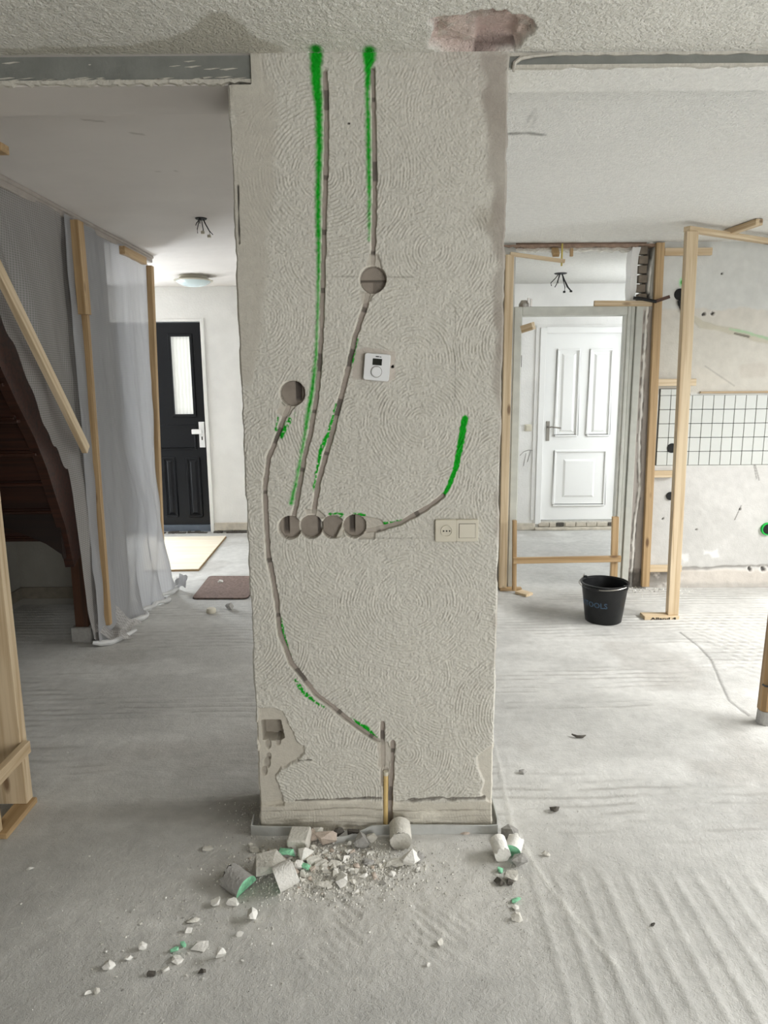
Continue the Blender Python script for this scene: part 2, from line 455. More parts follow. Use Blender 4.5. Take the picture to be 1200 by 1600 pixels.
# ------------------------------------------------------------------ FLOOR
CONC = np.array(s(190, 189, 185))
st = 0.008
gx = np.arange(-2.56, 3.0+st/2, st); gy = np.concatenate([np.arange(1.1, 5.16, st), np.arange(5.16, 7.19, 0.02), [7.2]])
X, Y = np.meshgrid(gx, gy)
wob = fbm(X, Y, 3.0, 11)*0.05
z = (fbm(X, Y, 2.0, 3)-0.5)*0.006 + (fbm(X, Y, 22.0, 4, 3)-0.5)*0.003*sstep(5.15, 4.95, Y)
# screed ridges: parallel to x in the passages, parallel to y in the right foreground
m_x = sstep(0.42, 0.6, fbm(X*0.6, Y*2.2, 1.6, 21))*sstep(2.0, 2.25, Y)*sstep(5.15, 4.95, Y)
rid = np.sin((Y+wob+0.02*np.sin(X*2.1))*2*math.pi/0.052)
C_r = m_x*sstep(0.2, 0.9, -rid)*sstep(0.35, 0.6, fbm(X, Y*3, 6, 33))
z += m_x*0.0028*np.clip(rid, -0.2, 1)*(0.4+fbm(X, Y, 9, 31))
m_y = sstep(0.34, 0.44, X)*sstep(2.02, 1.9, Y)
rid2 = np.clip(np.sin((X+wob*0.5)*2*math.pi/0.074), 0.1, 1)
z += m_y*0.0034*rid2*(0.4+fbm(X, Y, 7, 35))
m_d = sstep(0.0, 0.12, (X-1.85)-(Y-3.1)*-0.05)*sstep(4.7, 4.2, Y)*sstep(2.9, 3.2, Y)          # diagonal rake lines under the kitchen side
z += m_d*0.0018*np.sin((X*0.86+Y*0.5+wob*0.6)*2*math.pi/0.06)
C = np.tile(CONC, X.shape+(1,))
mott = fbm(X, Y, 1.6, 41, 5); C *= (0.78+0.44*mott)[..., None]
C = mixc(C, s(210, 209, 205), 0.5*sstep(0.56, 0.72, fbm(X*0.7+5, Y*1.5, 2.6, 46, 5)))
C = mixc(C, s(160, 156, 150), 0.4*sstep(0.58, 0.72, fbm(X+9, Y*1.3, 2.0, 48, 5)))
C *= (0.93+0.14*fbm(X, Y, 14, 43, 3))[..., None]
C = mixc(C, s(132, 128, 122), 0.4*C_r)
d, _, _ = poly_dist(X, Y, [(0.46, 2.9), (0.452, 2.6), (0.434, 2.214), (0.473, 1.985), (0.52, 1.82), (0.6, 1.6)])
z += 0.003*sstep(0.012, 0.0, d); C = mixc(C, s(204, 203, 198), 0.7*sstep(0.014, 0.003, d+0.01*(vnoise(X, Y, 40, 5)-0.4)))
d, _, _ = poly_dist(X, Y, [(1.79, 4.1), (1.80, 3.86), (1.783, 3.675), (1.70, 3.383), (1.64, 3.164), (1.657, 3.013)])
z -= 0.003*sstep(0.010, 0.0, d); C = mixc(C, s(100, 98, 94), 0.6*sstep(0.010, 0.002, d))
# plaster dust in front of the wall stub, rubbed marks, painted stub shadow
dust = np.exp(-(((X+0.0)/0.55)**2+((Y-1.9)/0.30)**2))
z += dust*0.004*fbm(X, Y, 30, 51, 3)
heap = np.exp(-(((X+0.17)/0.20)**2+((Y-2.02)/0.085)**2)); z += heap*(0.003+0.012*fbm(X, Y, 34, 57, 3))
rub = np.exp(-(((X-0.02)/0.42)**2+((Y-1.80)/0.22)**2)); z += rub*0.0045*(fbm(X*1.6, Y*0.7, 38, 58, 3)-0.5)+rub*0.0022*np.sin((X*0.75+Y*0.65)*2*math.pi/0.03)*sstep(0.5, 0.62, fbm(X, Y, 9, 59))
C = mixc(C, s(200, 197, 190), 0.6*np.maximum(dust, heap))
d, _, _ = poly_dist(X, Y, [(-2.5, 2.28), (-1.2, 2.30), (-0.5, 2.33)]); C = mixc(C, s(150, 146, 140), 0.35*sstep(0.09, 0.0, d))  # stub's cast shadow painted as a darker band running left
stub_shade = np.exp(-(((X+0.52)/0.12)**2+((Y-2.33)/0.13)**2)); C = mixc(C, s(112, 108, 100), 0.55*stub_shade)      # stub's shadow painted on the floor beside it, over rough grit
z += stub_shade*0.006*fbm(X, Y, 40, 55, 2)
FZ = z.copy(); FX0, FY0, FST = gx[0], gy[0], st
def floor_z(x, y):
    i = int(round((y-FY0)/FST)); j = int(round((x-FX0)/FST))
    return float(FZ[i, j]) if 0 <= i < FZ.shape[0] and 0 <= j < FZ.shape[1] else 0.0
P = np.stack([X, Y, z], -1)
fl_boxes = [(-3.9, -2.56, 1.1, 7.2, -0.1, 0.0, CONC), (3.0, 3.8, 1.1, 7.2, -0.1, 0.0, CONC), (-3.9, 3.8, -3.6, 1.1, -0.1, 0.0, CONC)]
tag(put('floor', grid_mesh('floor', P, C, MT['floor'], quad_extra(fl_boxes))), 'dusty bare concrete screed floor with rake lines', None, None, 'structure')

# ------------------------------------------------------------------ CENTRAL WALL STUB (chased plaster pillar)
PX0, PX1 = -0.434, 0.364
st = 0.0025
gx = np.linspace(PX0, PX1, int((PX1-PX0)/st)+1); gz = np.linspace(0.0, H, int(H/st)+1)
X, Z = np.meshgrid(gx, gz)
def pw(pts):      # photo points on the face -> (x, z)
    return [(AY(a, b, PY)[0], AY(a, b, PY)[2]) for a, b in pts]
PXM = 1/504.0*1.0
d_in = np.zeros(X.shape)
# combed swirls: overlapping fans, the last one laid on top
rel = np.zeros(X.shape); r2 = random.Random(5)
cent = []
for gyi in range(13):
    for gxi in range(4):
        cent.append((PX0+0.02+gxi*0.26+r2.uniform(-.09, .09), 0.02+gyi*0.2+r2.uniform(-.08, .08), r2.uniform(.16, .30)))
r2.shuffle(cent)
wx = (fbm(X, Z, 9, 61)-0.5)*0.018; wz = (fbm(X, Z, 9, 71)-0.5)*0.018
for k, (cx, cz, rad) in enumerate(cent):
    rr = np.hypot((X-cx)+wx, (Z-cz)+wz); m = sstep(rad, rad-0.03, rr)
    ph = rr*2*math.pi/0.0098 + 2.2*(vnoise(X+k, Z, 12, 80+k % 9)-0.5)+1.2*(vnoise(X+k, Z, 55, 60+k % 7)-0.5)
    br = sstep(0.30, 0.72, vnoise(X*1.0+k*0.7, Z, 38, 95))
    f = (np.sin(ph)*0.9+0.35*np.sin(ph*0.53+k))*(0.15+1.1*br*(0.5+vnoise(X, Z, 110, 97)))
    rel = rel*(1-m)+f*m
grain = fbm(X, Z, 95, 101, 2)-0.5
swirl_amt = 0.35+0.9*fbm(X, Z, 4, 105, 2)
pits = sstep(0.62, 0.78, vnoise(X, Z, 120, 103))
relief = 0.0012*rel*swirl_amt + 0.0022*grain + 0.0030*(vnoise(X, Z, 200, 102)-0.5) - 0.0012*pits*swirl_amt
# smooth bands: left edge, right edge, corner repairs
base = np.array(s(204, 201, 192))
C = np.tile(base, X.shape+(1,))
C *= (0.95+0.10*fbm(X, Z, 3, 110))[..., None]
lb = pw([(362, 84), (418, 84), (424, 130), (428, 200), (430, 300), (418, 400), (405, 520), (395, 600), (360, 600)])
sm = soft_poly(X+(vnoise(X, Z, 24, 112)-0.5)*0.03, Z, lb, 0.014)
relief *= (1-0.75*sm); C = mixc(C, s(184, 178, 166), 0.55*sm)
rb = pw([(752, 84), (800, 84), (800, 1200), (778, 1200), (779, 760), (775, 600), (772, 420), (764, 330), (768, 240), (758, 160)])
sm = soft_poly(X+(vnoise(X, Z, 20, 113)-0.5)*0.035, Z, rb, 0.012)
relief *= (1-0.7*sm); C = mixc(C, s(150, 140, 130), 0.75*sm*sstep(0.35, 1.3, Z+0.35)*np.clip(0.45+0.75*fbm(X, Z, 10, 115), 0, 1))
knob = pw([(757, 340)])[0]; kd = np.hypot(X-knob[0], Z-knob[1]); C = mixc(C, s(172, 166, 154), 0.6*sstep(0.05, 0.01, kd)); d_in -= 0.005*sstep(0.05, 0.01, kd)
# lower-left breakage with a square pocket
bl = pw([(400, 1106), (430, 1106), (446, 1120), (452, 1140), (468, 1165), (472, 1178), (466, 1192), (440, 1203), (432, 1215), (436, 1245), (440, 1262), (398, 1262)])
m = soft_poly(X+(fbm(X, Z, 26, 120)-0.5)*0.04, Z+(fbm(X, Z, 26, 122)-0.5)*0.03, bl, 0.004)
relief = relief*(1-0.85*m); d_in += 0.012*m*(0.6+0.8*fbm(X, Z, 9, 121)); C = mixc(C, s(198, 191, 178), 0.7*m)
sq = pw([(408, 1129), (437, 1128), (443, 1155), (436, 1160), (410, 1158)])
m = soft_poly(X, Z, sq, 0.003); d_in += 0.05*m; C = mixc(C, s(150, 142, 130), 0.8*m)
for (a, b, rr_) in ((418, 1166, 5), (416, 1195, 6), (412, 1208, 5), (419, 1185, 4), (434, 1162, 4)):
    q = pw([(a, b)])[0]; m = sstep(rr_*PXM*1.15, rr_*PXM*0.7, np.hypot(X-q[0], (Z-q[1])*0.6)); d_in += 0.010*m; C = mixc(C, s(140, 132, 121), 0.5*m)
br_ = pw([(775, 1160), (745, 1183), (748, 1200), (755, 1222), (752, 1240), (764, 1256), (776, 1256)])
m = soft_poly(X+(vnoise(X, Z, 40, 123)-0.5)*0.01, Z, br_, 0.005); relief *= (1-0.85*m); d_in += 0.007*m; C = mixc(C, s(206, 201, 189), 0.8*m)
# old skirting band at the foot
zb = Z+0.006*np.sin(X*9)+0.004*(vnoise(X, Z, 30, 130)-0.5)
sk = sstep(0.118, 0.104, zb); relief *= (1-0.8*sk)
C = mixc(C, s(198, 191, 176), 0.6*sk)
d_in += sk*(0.005*np.sin(zb*2*math.pi/0.034+0.6*np.sin(X*14))-0.004) + sk*0.009*(fbm(X, Z, 22, 133)-0.5)
for zl_, al_ in ((0.028, .5), (0.054, .35), (0.079, .45)):
    m = sk*sstep(0.004, 0.001, np.abs(zb-zl_+0.003*np.sin(X*21+zl_*90))+0.004*(vnoise(X, Z, 40, 137)-0.45)); C = mixc(C, s(140, 132, 120), al_*m); d_in += 0.003*m  # groove shade painted as thin dark lines to strengthen the relief
C = mixc(C, s(224, 219, 206), 0.7*sk*sstep(0.5, 0.62, fbm(X*0.6, Z*2, 12, 134)))
gl = pw([(462, 1251), (500, 1250), (560, 1248), (595, 1247)]); d, _, _ = poly_dist(X, Z, gl); g1 = sstep(0.006, 0.002, d+0.004*(vnoise(X, Z, 60, 135)-0.3))
gr = pw([(625, 1252), (660, 1250), (692, 1246), (700, 1250), (725, 1248), (756, 1248)]); d, _, _ = poly_dist(X, Z, gr); g2 = sstep(0.009, 0.003, d+0.008*(vnoise(X, Z, 45, 136)-0.3))
g1 = np.maximum(g1, g2); d_in += 0.008*g1; C = mixc(C, s(106, 100, 92), 0.75*g1)
d, _, _ = poly_dist(X, Z, pw([(466, 1189), (492, 1187)])); m = sstep(0.005, 0.001, d+0.006*(vnoise(X, Z, 90, 138)-0.2)); d_in += 0.006*m; C = mixc(C, s(92, 88, 80), 0.8*m)
d, _, _ = poly_dist(X, Z, pw([(372, 290), (372.5, 330), (374, 380)])); m = sstep(0.0035, 0.0008, d+0.004*(vnoise(X, Z, 40, 141)-0.4)); C = mixc(C, s(52, 48, 44), 0.9*m); d_in += 0.006*m
d, _, _ = poly_dist(X, Z, pw([(545, 193), (546, 193)])); m = sstep(0.004, 0.002, d); C = mixc(C, s(60, 56, 50), m)
# fine set-out lines
for ln in ([(520, 432), (645, 433)], [(712, 480), (711, 620)], [(585, 841), (665, 841)]):
    d, _, _ = poly_dist(X, Z, pw(ln)); C = mixc(C, s(150, 146, 136), 0.5*sstep(0.003, 0.001, d))
# beam pocket at the upper left
m = ((X < AY(391, 100, PY)[0]) & (Z > AY(391, 131, PY)[2])).astype(float); d_in = np.maximum(d_in, 0.06*m); relief *= (1-m); C = mixc(C, s(120, 112, 102), 0.8*m)
rp = pw([(390, 84), (406, 84), (412, 148), (362, 150), (362, 132), (390, 131)]); m = soft_poly(X, Z, rp, 0.004)*(1-m); relief *= (1-0.8*m); d_in -= 0.002*m; C = mixc(C, s(200, 196, 184), 0.6*m)
# smooth patch round the thermostat
tp = pw([(551, 549), (571, 543), (617, 549), (617, 592), (606, 598), (551, 592)]); m = soft_poly(X+(vnoise(X, Z, 50, 139)-0.5)*0.006, Z, tp, 0.003); relief *= (1-0.85*m); C = mixc(C, s(190, 178, 168), 0.6*m); d_in += 0.001*m
q = pw([(613.5, 573)])[0]; m = sstep(0.0045, 0.003, np.hypot(X-q[0], Z-q[1])); d_in += 0.02*m; C = mixc(C, s(40, 36, 32), m)
# chases: (points, half widths in pixels)
CH = [
 ([(507, 112), (509, 160), (508.5, 250), (506, 330), (504.5, 400), (501, 530), (494, 621), (483, 680), (474.5, 716), (460.5, 796), (458, 806)], 4.3),
 ([(581.5, 109), (583.5, 180), (584.5, 260), (584.6, 333), (583, 380), (581, 415)], 4.0),
 ([(574, 458), (571, 474), (553, 527), (543, 576), (534, 611), (520, 670), (508, 712), (495.5, 758), (489, 804)], 4.6),
 ([(449, 636), (445, 646), (432.5, 681), (418.5, 716), (413, 761), (415, 817), (418.5, 870), (422, 885), (431, 937), (436, 990), (453.5, 1035), (492, 1084), (527, 1112), (562, 1140), (591, 1159)], 4.6),
 ([(572, 830), (586, 828), (625, 817), (656, 800), (677, 786), (691, 775)], 4.6),
 ([(597, 1130), (597, 1170), (598, 1225)], 4.4),
 ([(613, 1160), (612, 1200), (609.5, 1240), (609, 1288)], 4.3),
 ([(602, 1205), (602, 1250), (602, 1288)], 5.2),
]
rough_e = (vnoise(X, Z, 60, 140)-0.5)*0.0035
rawc = np.array(s(170, 160, 151)); moc = np.array(s(92, 86, 80))
rs = random.Random(12)
for k, (pts, hw) in enumerate(CH):
    d, _, sl = poly_dist(X, Z, pw(pts)); w = hw*PXM
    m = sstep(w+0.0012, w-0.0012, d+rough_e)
    d2, _, _ = poly_dist(X-0.0026, Z+0.0012, pw(pts)); mcol = sstep(w-0.0004, w-0.0024, d2+rough_e)*m  # pale cut plaster shifted to paint the lit left edge
    d_in = np.where(m > 0, np.maximum(d_in, 0.003*m+0.011*mcol), d_in)
    relief = relief*(1-m)
    cc = rawc*(0.9+0.2*fbm(X, Z, 12, 150+k)[..., None])
    # block joints crossed by the chase
    jm = np.zeros(X.shape); pos = rs.uniform(.02, .07)
    while pos < 3.0:
        L = rs.choice([0.008, 0.01, 0.012, 0.012, 0.05]); jm = np.maximum(jm, sstep(0.003, 0.0, np.abs(sl-pos-L/2)-L/2)); pos += L+rs.uniform(.09, .22)
    cc = cc*(1-jm[..., None]*0.75)+moc*jm[..., None]*0.75
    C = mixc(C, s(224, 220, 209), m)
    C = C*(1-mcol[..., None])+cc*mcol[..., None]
# drilled sockets
HO = [(582, 436, 20.5), (456, 614, 20), (452, 824, 19.5), (485, 823, 19.5), (519, 823, 19.5), (553, 822, 19.5)]
# ragged funnels next to the sockets
for pg in ([(577, 396), (592, 398), (597, 418), (590, 426), (572, 420)], [(563, 456), (585, 458), (580, 470), (566, 474)], [(438, 628), (446, 634), (462, 634), (452, 650), (440, 652), (432, 644)],
           [(565, 806), (596, 812), (600, 826), (586, 832), (584, 842), (560, 842)], [(476, 796), (500, 798), (508, 810), (480, 812)], [(588, 1156), (606, 1160), (612, 1180), (608, 1210), (592, 1200)]):
    m = soft_poly(X+(vnoise(X, Z, 70, 160)-0.5)*0.008, Z, pw(pg), 0.003); d_in = np.where(m > 0, np.maximum(d_in, 0.010*m), d_in); relief *= (1-0.7*m); C = mixc(C, s(190, 183, 172), 0.7*m)
for k, (a, b, r_) in enumerate(HO):
    q = pw([(a, b)])[0]; dd = np.hypot(X-q[0], Z-q[1]); r_m = r_*PXM
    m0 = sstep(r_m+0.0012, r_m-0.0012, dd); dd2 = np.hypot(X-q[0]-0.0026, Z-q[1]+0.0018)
    m = sstep(r_m-0.0008, r_m-0.0028, dd2)*m0  # left rim stays pale: lit side painted into the cut plaster
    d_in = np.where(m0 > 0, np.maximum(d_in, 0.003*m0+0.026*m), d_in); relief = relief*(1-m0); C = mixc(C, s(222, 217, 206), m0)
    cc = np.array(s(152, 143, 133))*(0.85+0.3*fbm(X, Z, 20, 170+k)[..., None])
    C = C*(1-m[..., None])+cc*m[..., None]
    jx = {0: None, 1: 9, 2: -6, 3: 15, 4: None, 5: -3}[k]
    if jx is not None:
        jm = m*sstep(0.010, 0.006, np.abs(X-q[0]-jx*PXM))*sstep(-0.01, 0.01, Z-q[1]+0.02); C = mixc(C, s(70, 64, 60), 0.8*jm); d_in += 0.015*jm
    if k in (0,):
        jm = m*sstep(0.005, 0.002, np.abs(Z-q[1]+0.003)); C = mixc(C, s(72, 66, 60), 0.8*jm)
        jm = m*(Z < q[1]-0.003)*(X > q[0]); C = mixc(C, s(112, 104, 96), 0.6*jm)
# a tongue of plaster left standing between two sockets
tg = pw([(524, 841), (534, 820), (538, 838)]); m = soft_poly(X, Z, tg, 0.002); d_in = d_in*(1-m)+0.006*m; C = mixc(C, s(205, 200, 188), 0.8*m)
# sprayed marking lines
GREEN = np.array(s(8, 160, 28))
GR = [
 ([(494, 72), (494, 82), (494, 125), (498, 167), (499, 233), (497, 292), (497, 354), (498, 400), (496.5, 485), (494, 555), (488.5, 604), (481.5, 646), (474.5, 688), (464, 747), (455, 786)],
  [8, 9, 7, 5.5, 4.5, 4, 3.5, 2.5, 1.6, 1.8, 3.2, 3.2, 1.6, 2.0, 2.6]),
 ([(577, 78), (577, 90), (575.5, 104), (574, 146), (575, 187), (576, 250), (577, 312), (577, 375)], [9, 9, 5.5, 2.6, 3.2, 3.2, 2.2, 0.8]),
 ([(726.5, 653), (719.5, 695), (712.5, 730), (702, 758), (693, 774)], [4.6, 5.2, 4.4, 3.6, 3.0]),
 ([(557, 530), (553, 552), (549, 575)], [2.2, 2.0, 1.0]),
 ([(525, 632), (513, 677), (501, 703), (493, 747), (489, 770)], [1.0, 2.8, 2.8, 1.8, 0.8]),
 ([(452, 656), (439.5, 681)], [3.6, 4.0]), ([(434, 652), (431, 672)], [1.4, 1.8]), ([(461, 646), (462, 648)], [1.6, 1.6]),
 ([(516, 804), (534, 805)], [2.6, 3.2]), ([(553, 803), (569, 805)], [2.0, 2.8]), ([(597, 819), (630, 813)], [2.6, 1.2]),
 ([(438, 965), (446.5, 1005), (454, 1028)], [2.0, 3.0, 1.2]), ([(460.5, 1063), (476, 1083), (494, 1098), (508, 1106)], [2.6, 4.0, 2.2, 0.6]),
 ([(548, 1123), (574, 1139), (590, 1156)], [2.2, 4.2, 3.0]),
]
for k, (pts, ws) in enumerate(GR):
    d, w, _ = poly_dist(X, Z, pw(pts), [v*PXM for v in ws])
    soft = 0.0075 if k < 2 else 0.002
    m = sstep(w+soft, w-soft*0.9, d+(vnoise(X, Z, 150, 180+k)-0.5)*0.0045)
    if k > 2: m *= sstep(0.15, 0.4, vnoise(X, Z, 190, 190+k))
    m *= np.where(d_in > 0.008, 0.0, 1.0)
    C = C*(1-m[..., None])+GREEN*m[..., None]
# worn edges
ed = np.minimum(X-PX0, PX1-X); rag = (fbm(X*0.2, Z, 22, 200)-0.35)*0.012
d_in += 0.007*sstep(0.007, 0.0, ed)
Xs = X + np.where(X < 0, 1, -1)*np.clip(rag, 0, 0.012)*sstep(0.012, 0.0, ed)
lowl = sstep(0.0, 0.06, Z)*0  # keep the foot full width
Yp = PY + d_in - relief
P = np.stack([Xs, Yp, Z], -1)
PB = 2.42
nz = len(gz)
ev, ef, ec = [], [], []
sidec = tuple(s(190, 186, 174))
for side in (0, -1):
    b = len(ev)
    for i in range(nz):
        ev.append(tuple(P[i, side])); ev.append((P[i, side, 0], PB, gz[i])); ec += [sidec, sidec]
    for i in range(nz-1):
        ef.append((b+2*i, b+2*i+1, b+2*i+3, b+2*i+2))
b = len(ev); ev += [(PX0, PB, 0), (PX1, PB, 0), (PX1, PB, H), (PX0, PB, H)]; ef.append((b, b+1, b+2, b+3)); ec += [sidec]*4
tag(put('wall_center', grid_mesh('wall_center', P, C, MT['pillar'], (ev, ef, ec), False)), 'freestanding plastered wall stub with chased cable slots and green spray lines', None, None, 'structure')

# ------------------------------------------------------------------ CEILINGS
st = 0.005
gx = np.arange(-1.75, 1.75, st); gy = np.arange(1.62, PY+st/2, st)
X, Y = np.meshgrid(gx, gy)
Cb = np.array(s(234, 232, 224)); C = np.tile(Cb, X.shape+(1,)); C *= (0.94+0.12*fbm(X, Y, 4, 210))[..., None]
dz = (fbm(X, Y, 60, 211, 2)-0.5)*0.004
def pc(pts): return [AZ(a, b, H)[:2] for a, b in pts]
stn = pc([(255, 62), (300, 45), (326, 20), (352, 18), (368, 28), (384, 48), (410, 62), (440, 74), (440, 86), (0, 86), (0, 76), (180, 72)])
m = soft_poly(X+(vnoise(X, Y, 25, 213)-0.5)*0.02, Y+(vnoise(X, Y, 25, 214)-0.5)*0.02, stn, 0.008); C = mixc(C, s(186, 181, 166), 0.65*m); dz *= (1-0.8*m)
q = pc([(494, 77), (577, 79)])
for a in q: m = sstep(0.026, 0.008, np.hypot(X-a[0], (Y-a[1])*0.6)); C = mixc(C, GREEN, m)
hp = pc([(672, 34), (690, 26), (730, 24), (745, 18), (768, 16), (775, 20), (792, 18), (802, 24), (818, 22), (832, 32), (836, 44), (825, 58), (812, 72), (800, 80), (745, 82.5), (690, 80), (670, 74), (678, 50)])
xn = X+(vnoise(X, Y, 45, 220)-0.5)*0.012; yn = Y+(vnoise(X, Y, 45, 221)-0.5)*0.012
m = soft_poly(xn, yn, hp, 0.005)
dz = dz*(1-m)+m*(0.028+0.018*(fbm(X, Y, 30, 222, 3)-0.5))
pk = np.array(s(224, 206, 198))*(0.75+0.5*fbm(X, Y, 26, 223)[..., None]); C = C*(1-m[..., None])+pk*m[..., None]
crust = m*soft_poly(xn, yn, pc([(690, 24), (735, 20), (770, 12), (812, 18), (800, 40), (742, 46), (725, 42), (700, 44), (686, 70), (680, 70)]), 0.006)*sstep(0.38, 0.5, fbm(X, Y, 34, 225))
C = mixc(C, s(158, 132, 124), 0.75*crust); dz += crust*0.012
wh = m*sstep(0.60, 0.68, fbm(X, Y, 42, 228, 2)); C = mixc(C, s(214, 206, 198), 0.6*wh)
cav = soft_poly(X, Y, pc([(743, 48), (800, 42), (810, 50), (800, 76), (743, 79)]), 0.004); dz = dz*(1-cav)+0.05*cav; C = mixc(C, s(216, 194, 188), 0.8*cav)
d, _, _ = poly_dist(X, Y, pc([(742, 80), (802, 78)])); mm = sstep(0.008, 0.002, d); C = mixc(C, s(96, 82, 76), 0.8*mm)
d, _, _ = poly_dist(X, Y, pc([(694, 24), (686, 74)])); mm = sstep(0.006, 0.002, d); C = mixc(C, s(216, 204, 192), 0.8*mm)
dz *= sstep(PY, PY-0.008, Y)
P = np.stack([X, Y, H+np.clip(dz, -0.004, 0.1)], -1)
w_c = Cb
ex = quad_extra([(-3.9, -1.745, 1.62, PY, H, H+0.15, w_c), (1.745, 3.8, 1.62, PY, H, H+0.15, w_c), (-3.9, 3.8, -3.6, 1.62, H, H+0.15, w_c), (-1.745, 1.745, 1.62, PY, H+0.12, H+0.15, w_c)])
tag(put('ceiling_front', grid_mesh('ceiling_front', P, C, MT['stipple'], ex)), 'stippled ceiling above the viewer with a knocked-out hole', None, None, 'structure')
# right (kitchen) ceiling
st = 0.012
gx = np.arange(-0.03, 3.0, st); gy = np.append(np.arange(PY, KY, st), KY)
X, Y = np.meshgrid(gx, gy); Cb2 = np.array(s(238, 237, 232)); C = np.tile(Cb2, X.shape+(1,)); C *= (0.95+0.10*fbm(X, Y, 2, 240))[..., None]
for ln, w, a in (([(797, 209), (825, 208), (848, 211)], .014, .7), ([(925, 137), (1000, 138), (1148, 137)], .008, .55), ([(1115, 120), (1150, 125), (1200, 126)], .008, .5), ([(820, 200), (836, 170)], .006, .35), ([(830, 200), (840, 172)], .006, .3)):
    d, _, _ = poly_dist(X, Y, pc(ln)); C = mixc(C, s(118, 116, 108), a*sstep(w*1.6, w*0.3, d+0.01*(vnoise(X, Y, 30, 241)-0.4)))
m = sstep(0.10, 0.0, KY-Y)*sstep(0.45, 0.6, fbm(X, Y, 8, 243)); C = mixc(C, s(196, 190, 178), 0.6*m)
P = np.stack([X, Y, np.full(X.shape, H)], -1)
ex = quad_extra([(2.98, 3.8, PY, KY, H, H+0.15, Cb2), (-0.03, 3.8, KY, FY+0.2, H, H+0.15, Cb2)])
tag(put('ceiling_right', grid_mesh('ceiling_right', P, C, MT['stipple'], ex)), 'white stippled kitchen ceiling right of the wall stub', None, None, 'structure')
# left (hall) ceiling
gx = np.arange(-2.6, -0.02, st); gy = np.arange(PY, FY+st/2, st)
X, Y = np.meshgrid(gx, gy); Cb3 = np.array(s(214, 209, 204)); C = np.tile(Cb3, X.shape+(1,)); C *= (0.95+0.10*fbm(X*0.5, Y*1.6, 2, 250))[..., None]
for ln, w in (([(130, 187), (160, 190)], .006), ([(206, 208), (222, 210)], .007), ([(205, 142), (240, 143)], .008), ([(268, 169), (280, 170)], .006), ([(275, 267), (277, 268)], .005), ([(246, 268), (248, 268)], .004), ([(330, 160), (331, 160)], .005)):
    d, _, _ = poly_dist(X, Y, pc(ln)); C = mixc(C, s(140, 132, 122), 0.5*sstep(w*1.8, w*0.4, d))
ex = quad_extra([(-3.9, -2.59, PY, FY+0.2, H, H+0.15, Cb3)])
tag(put('ceiling_left', grid_mesh('ceiling_left', np.stack([X, Y, np.full(X.shape, H)], -1), C, MT['smoothceil'], ex)), 'smooth grey white hall ceiling left of the wall stub', None, None, 'structure')

# ------------------------------------------------------------------ BEAMS at the line of the removed wall
bx1 = AY(390, 100, PY)[0]
bl = empty('steel_beam', (-1.5, 2.2, 2.345), 'grey steel beam end showing under the ceiling, let into the stub', 'beam')
part('beam_web', MB().box(-1.5, bx1, 2.203, 2.40, 2.352, H), MT['steel_grey'], bl)
# ragged plaster edges left along the beam
def ragged(x0, x1, z0, z1, y0, y1, seed, n, low=True, amp=0.012):
    r = random.Random(seed); mb = MB(); step = (x1-x0)/n; top = []; bot = []
    for i in range(n+1):
        top.append((x0+i*step, z1 if low else z1-r.uniform(0, amp))); bot.append((x0+i*step, z0-(r.uniform(-amp, amp) if low else 0)))
    for i in range(n):
        mb.prism([bot[i], bot[i+1], top[i+1], top[i]] if not low else [bot[i], bot[i+1], top[i+1], top[i]], 'y', y0, y1)
    return mb
part('plaster_edge', ragged(-1.5, bx1+0.004, 2.347, 2.357, 2.196, 2.212, 3, 90, True, 0.004), MT['plaster_smear'], bl)
part('soffit', MB().box(-1.5, PX0, 2.210, 2.43, 2.346, 2.353), MT['soffit_smooth'], bl)
r3 = random.Random(4); mb = MB()
for i in range(34):
    x = r3.uniform(-1.1, bx1-0.05); zz = r3.choice([r3.uniform(2.356, 2.364), r3.uniform(2.356, 2.364), r3.uniform(2.375, 2.405)]); w = r3.uniform(.006, .06); h = r3.uniform(.0006, .0022)
    mb.prism([(x, zz), (x+w*.4, zz-h), (x+w, zz+h*.2+w*.05), (x+w*.7, zz+h+w*.04), (x+.2*w, zz+h*.8)], 'y', 2.2012, 2.204)
part('plaster_spatter', mb, MT['plaster_smear'], bl, 'white plaster specks stuck to the steel')['kind'] = 'stuff'
br = empty('steel_beam', (1.4, 2.2, 2.385), 'shallow grey steel beam strip running right from the stub', 'beam')
part('beam_web', MB().box(0.352, 2.9, 2.205, 2.36, 2.386, H), MT['steel_grey'], br)
part('plaster_edge', ragged(0.372, 2.9, 2.382, 2.389, 2.198, 2.212, 5, 90, True, 0.003), MT['plaster_smear'], br)
part('soffit', MB().box(0.352, 2.9, 2.210, 2.372, 2.381, 2.388), MT['soffit_stipple'], br)
part('plaster_edge', ragged(0.352, 2.9, 2.4135, H, 2.200, 2.206, 6, 90, True, 0.003), MT['plaster_smear'], br)
mb = MB(); mb.tube([(0.375, 2.195, 2.37), (0.378, 2.195, 2.392), (0.395, 2.195, 2.404), (0.43, 2.195, 2.41), (0.5, 2.196, 2.414)], [0.004, 0.006, 0.006, 0.005, 0.003], 6)
part('plaster_bead', mb, MT['plaster_smear'], br, smooth=True)

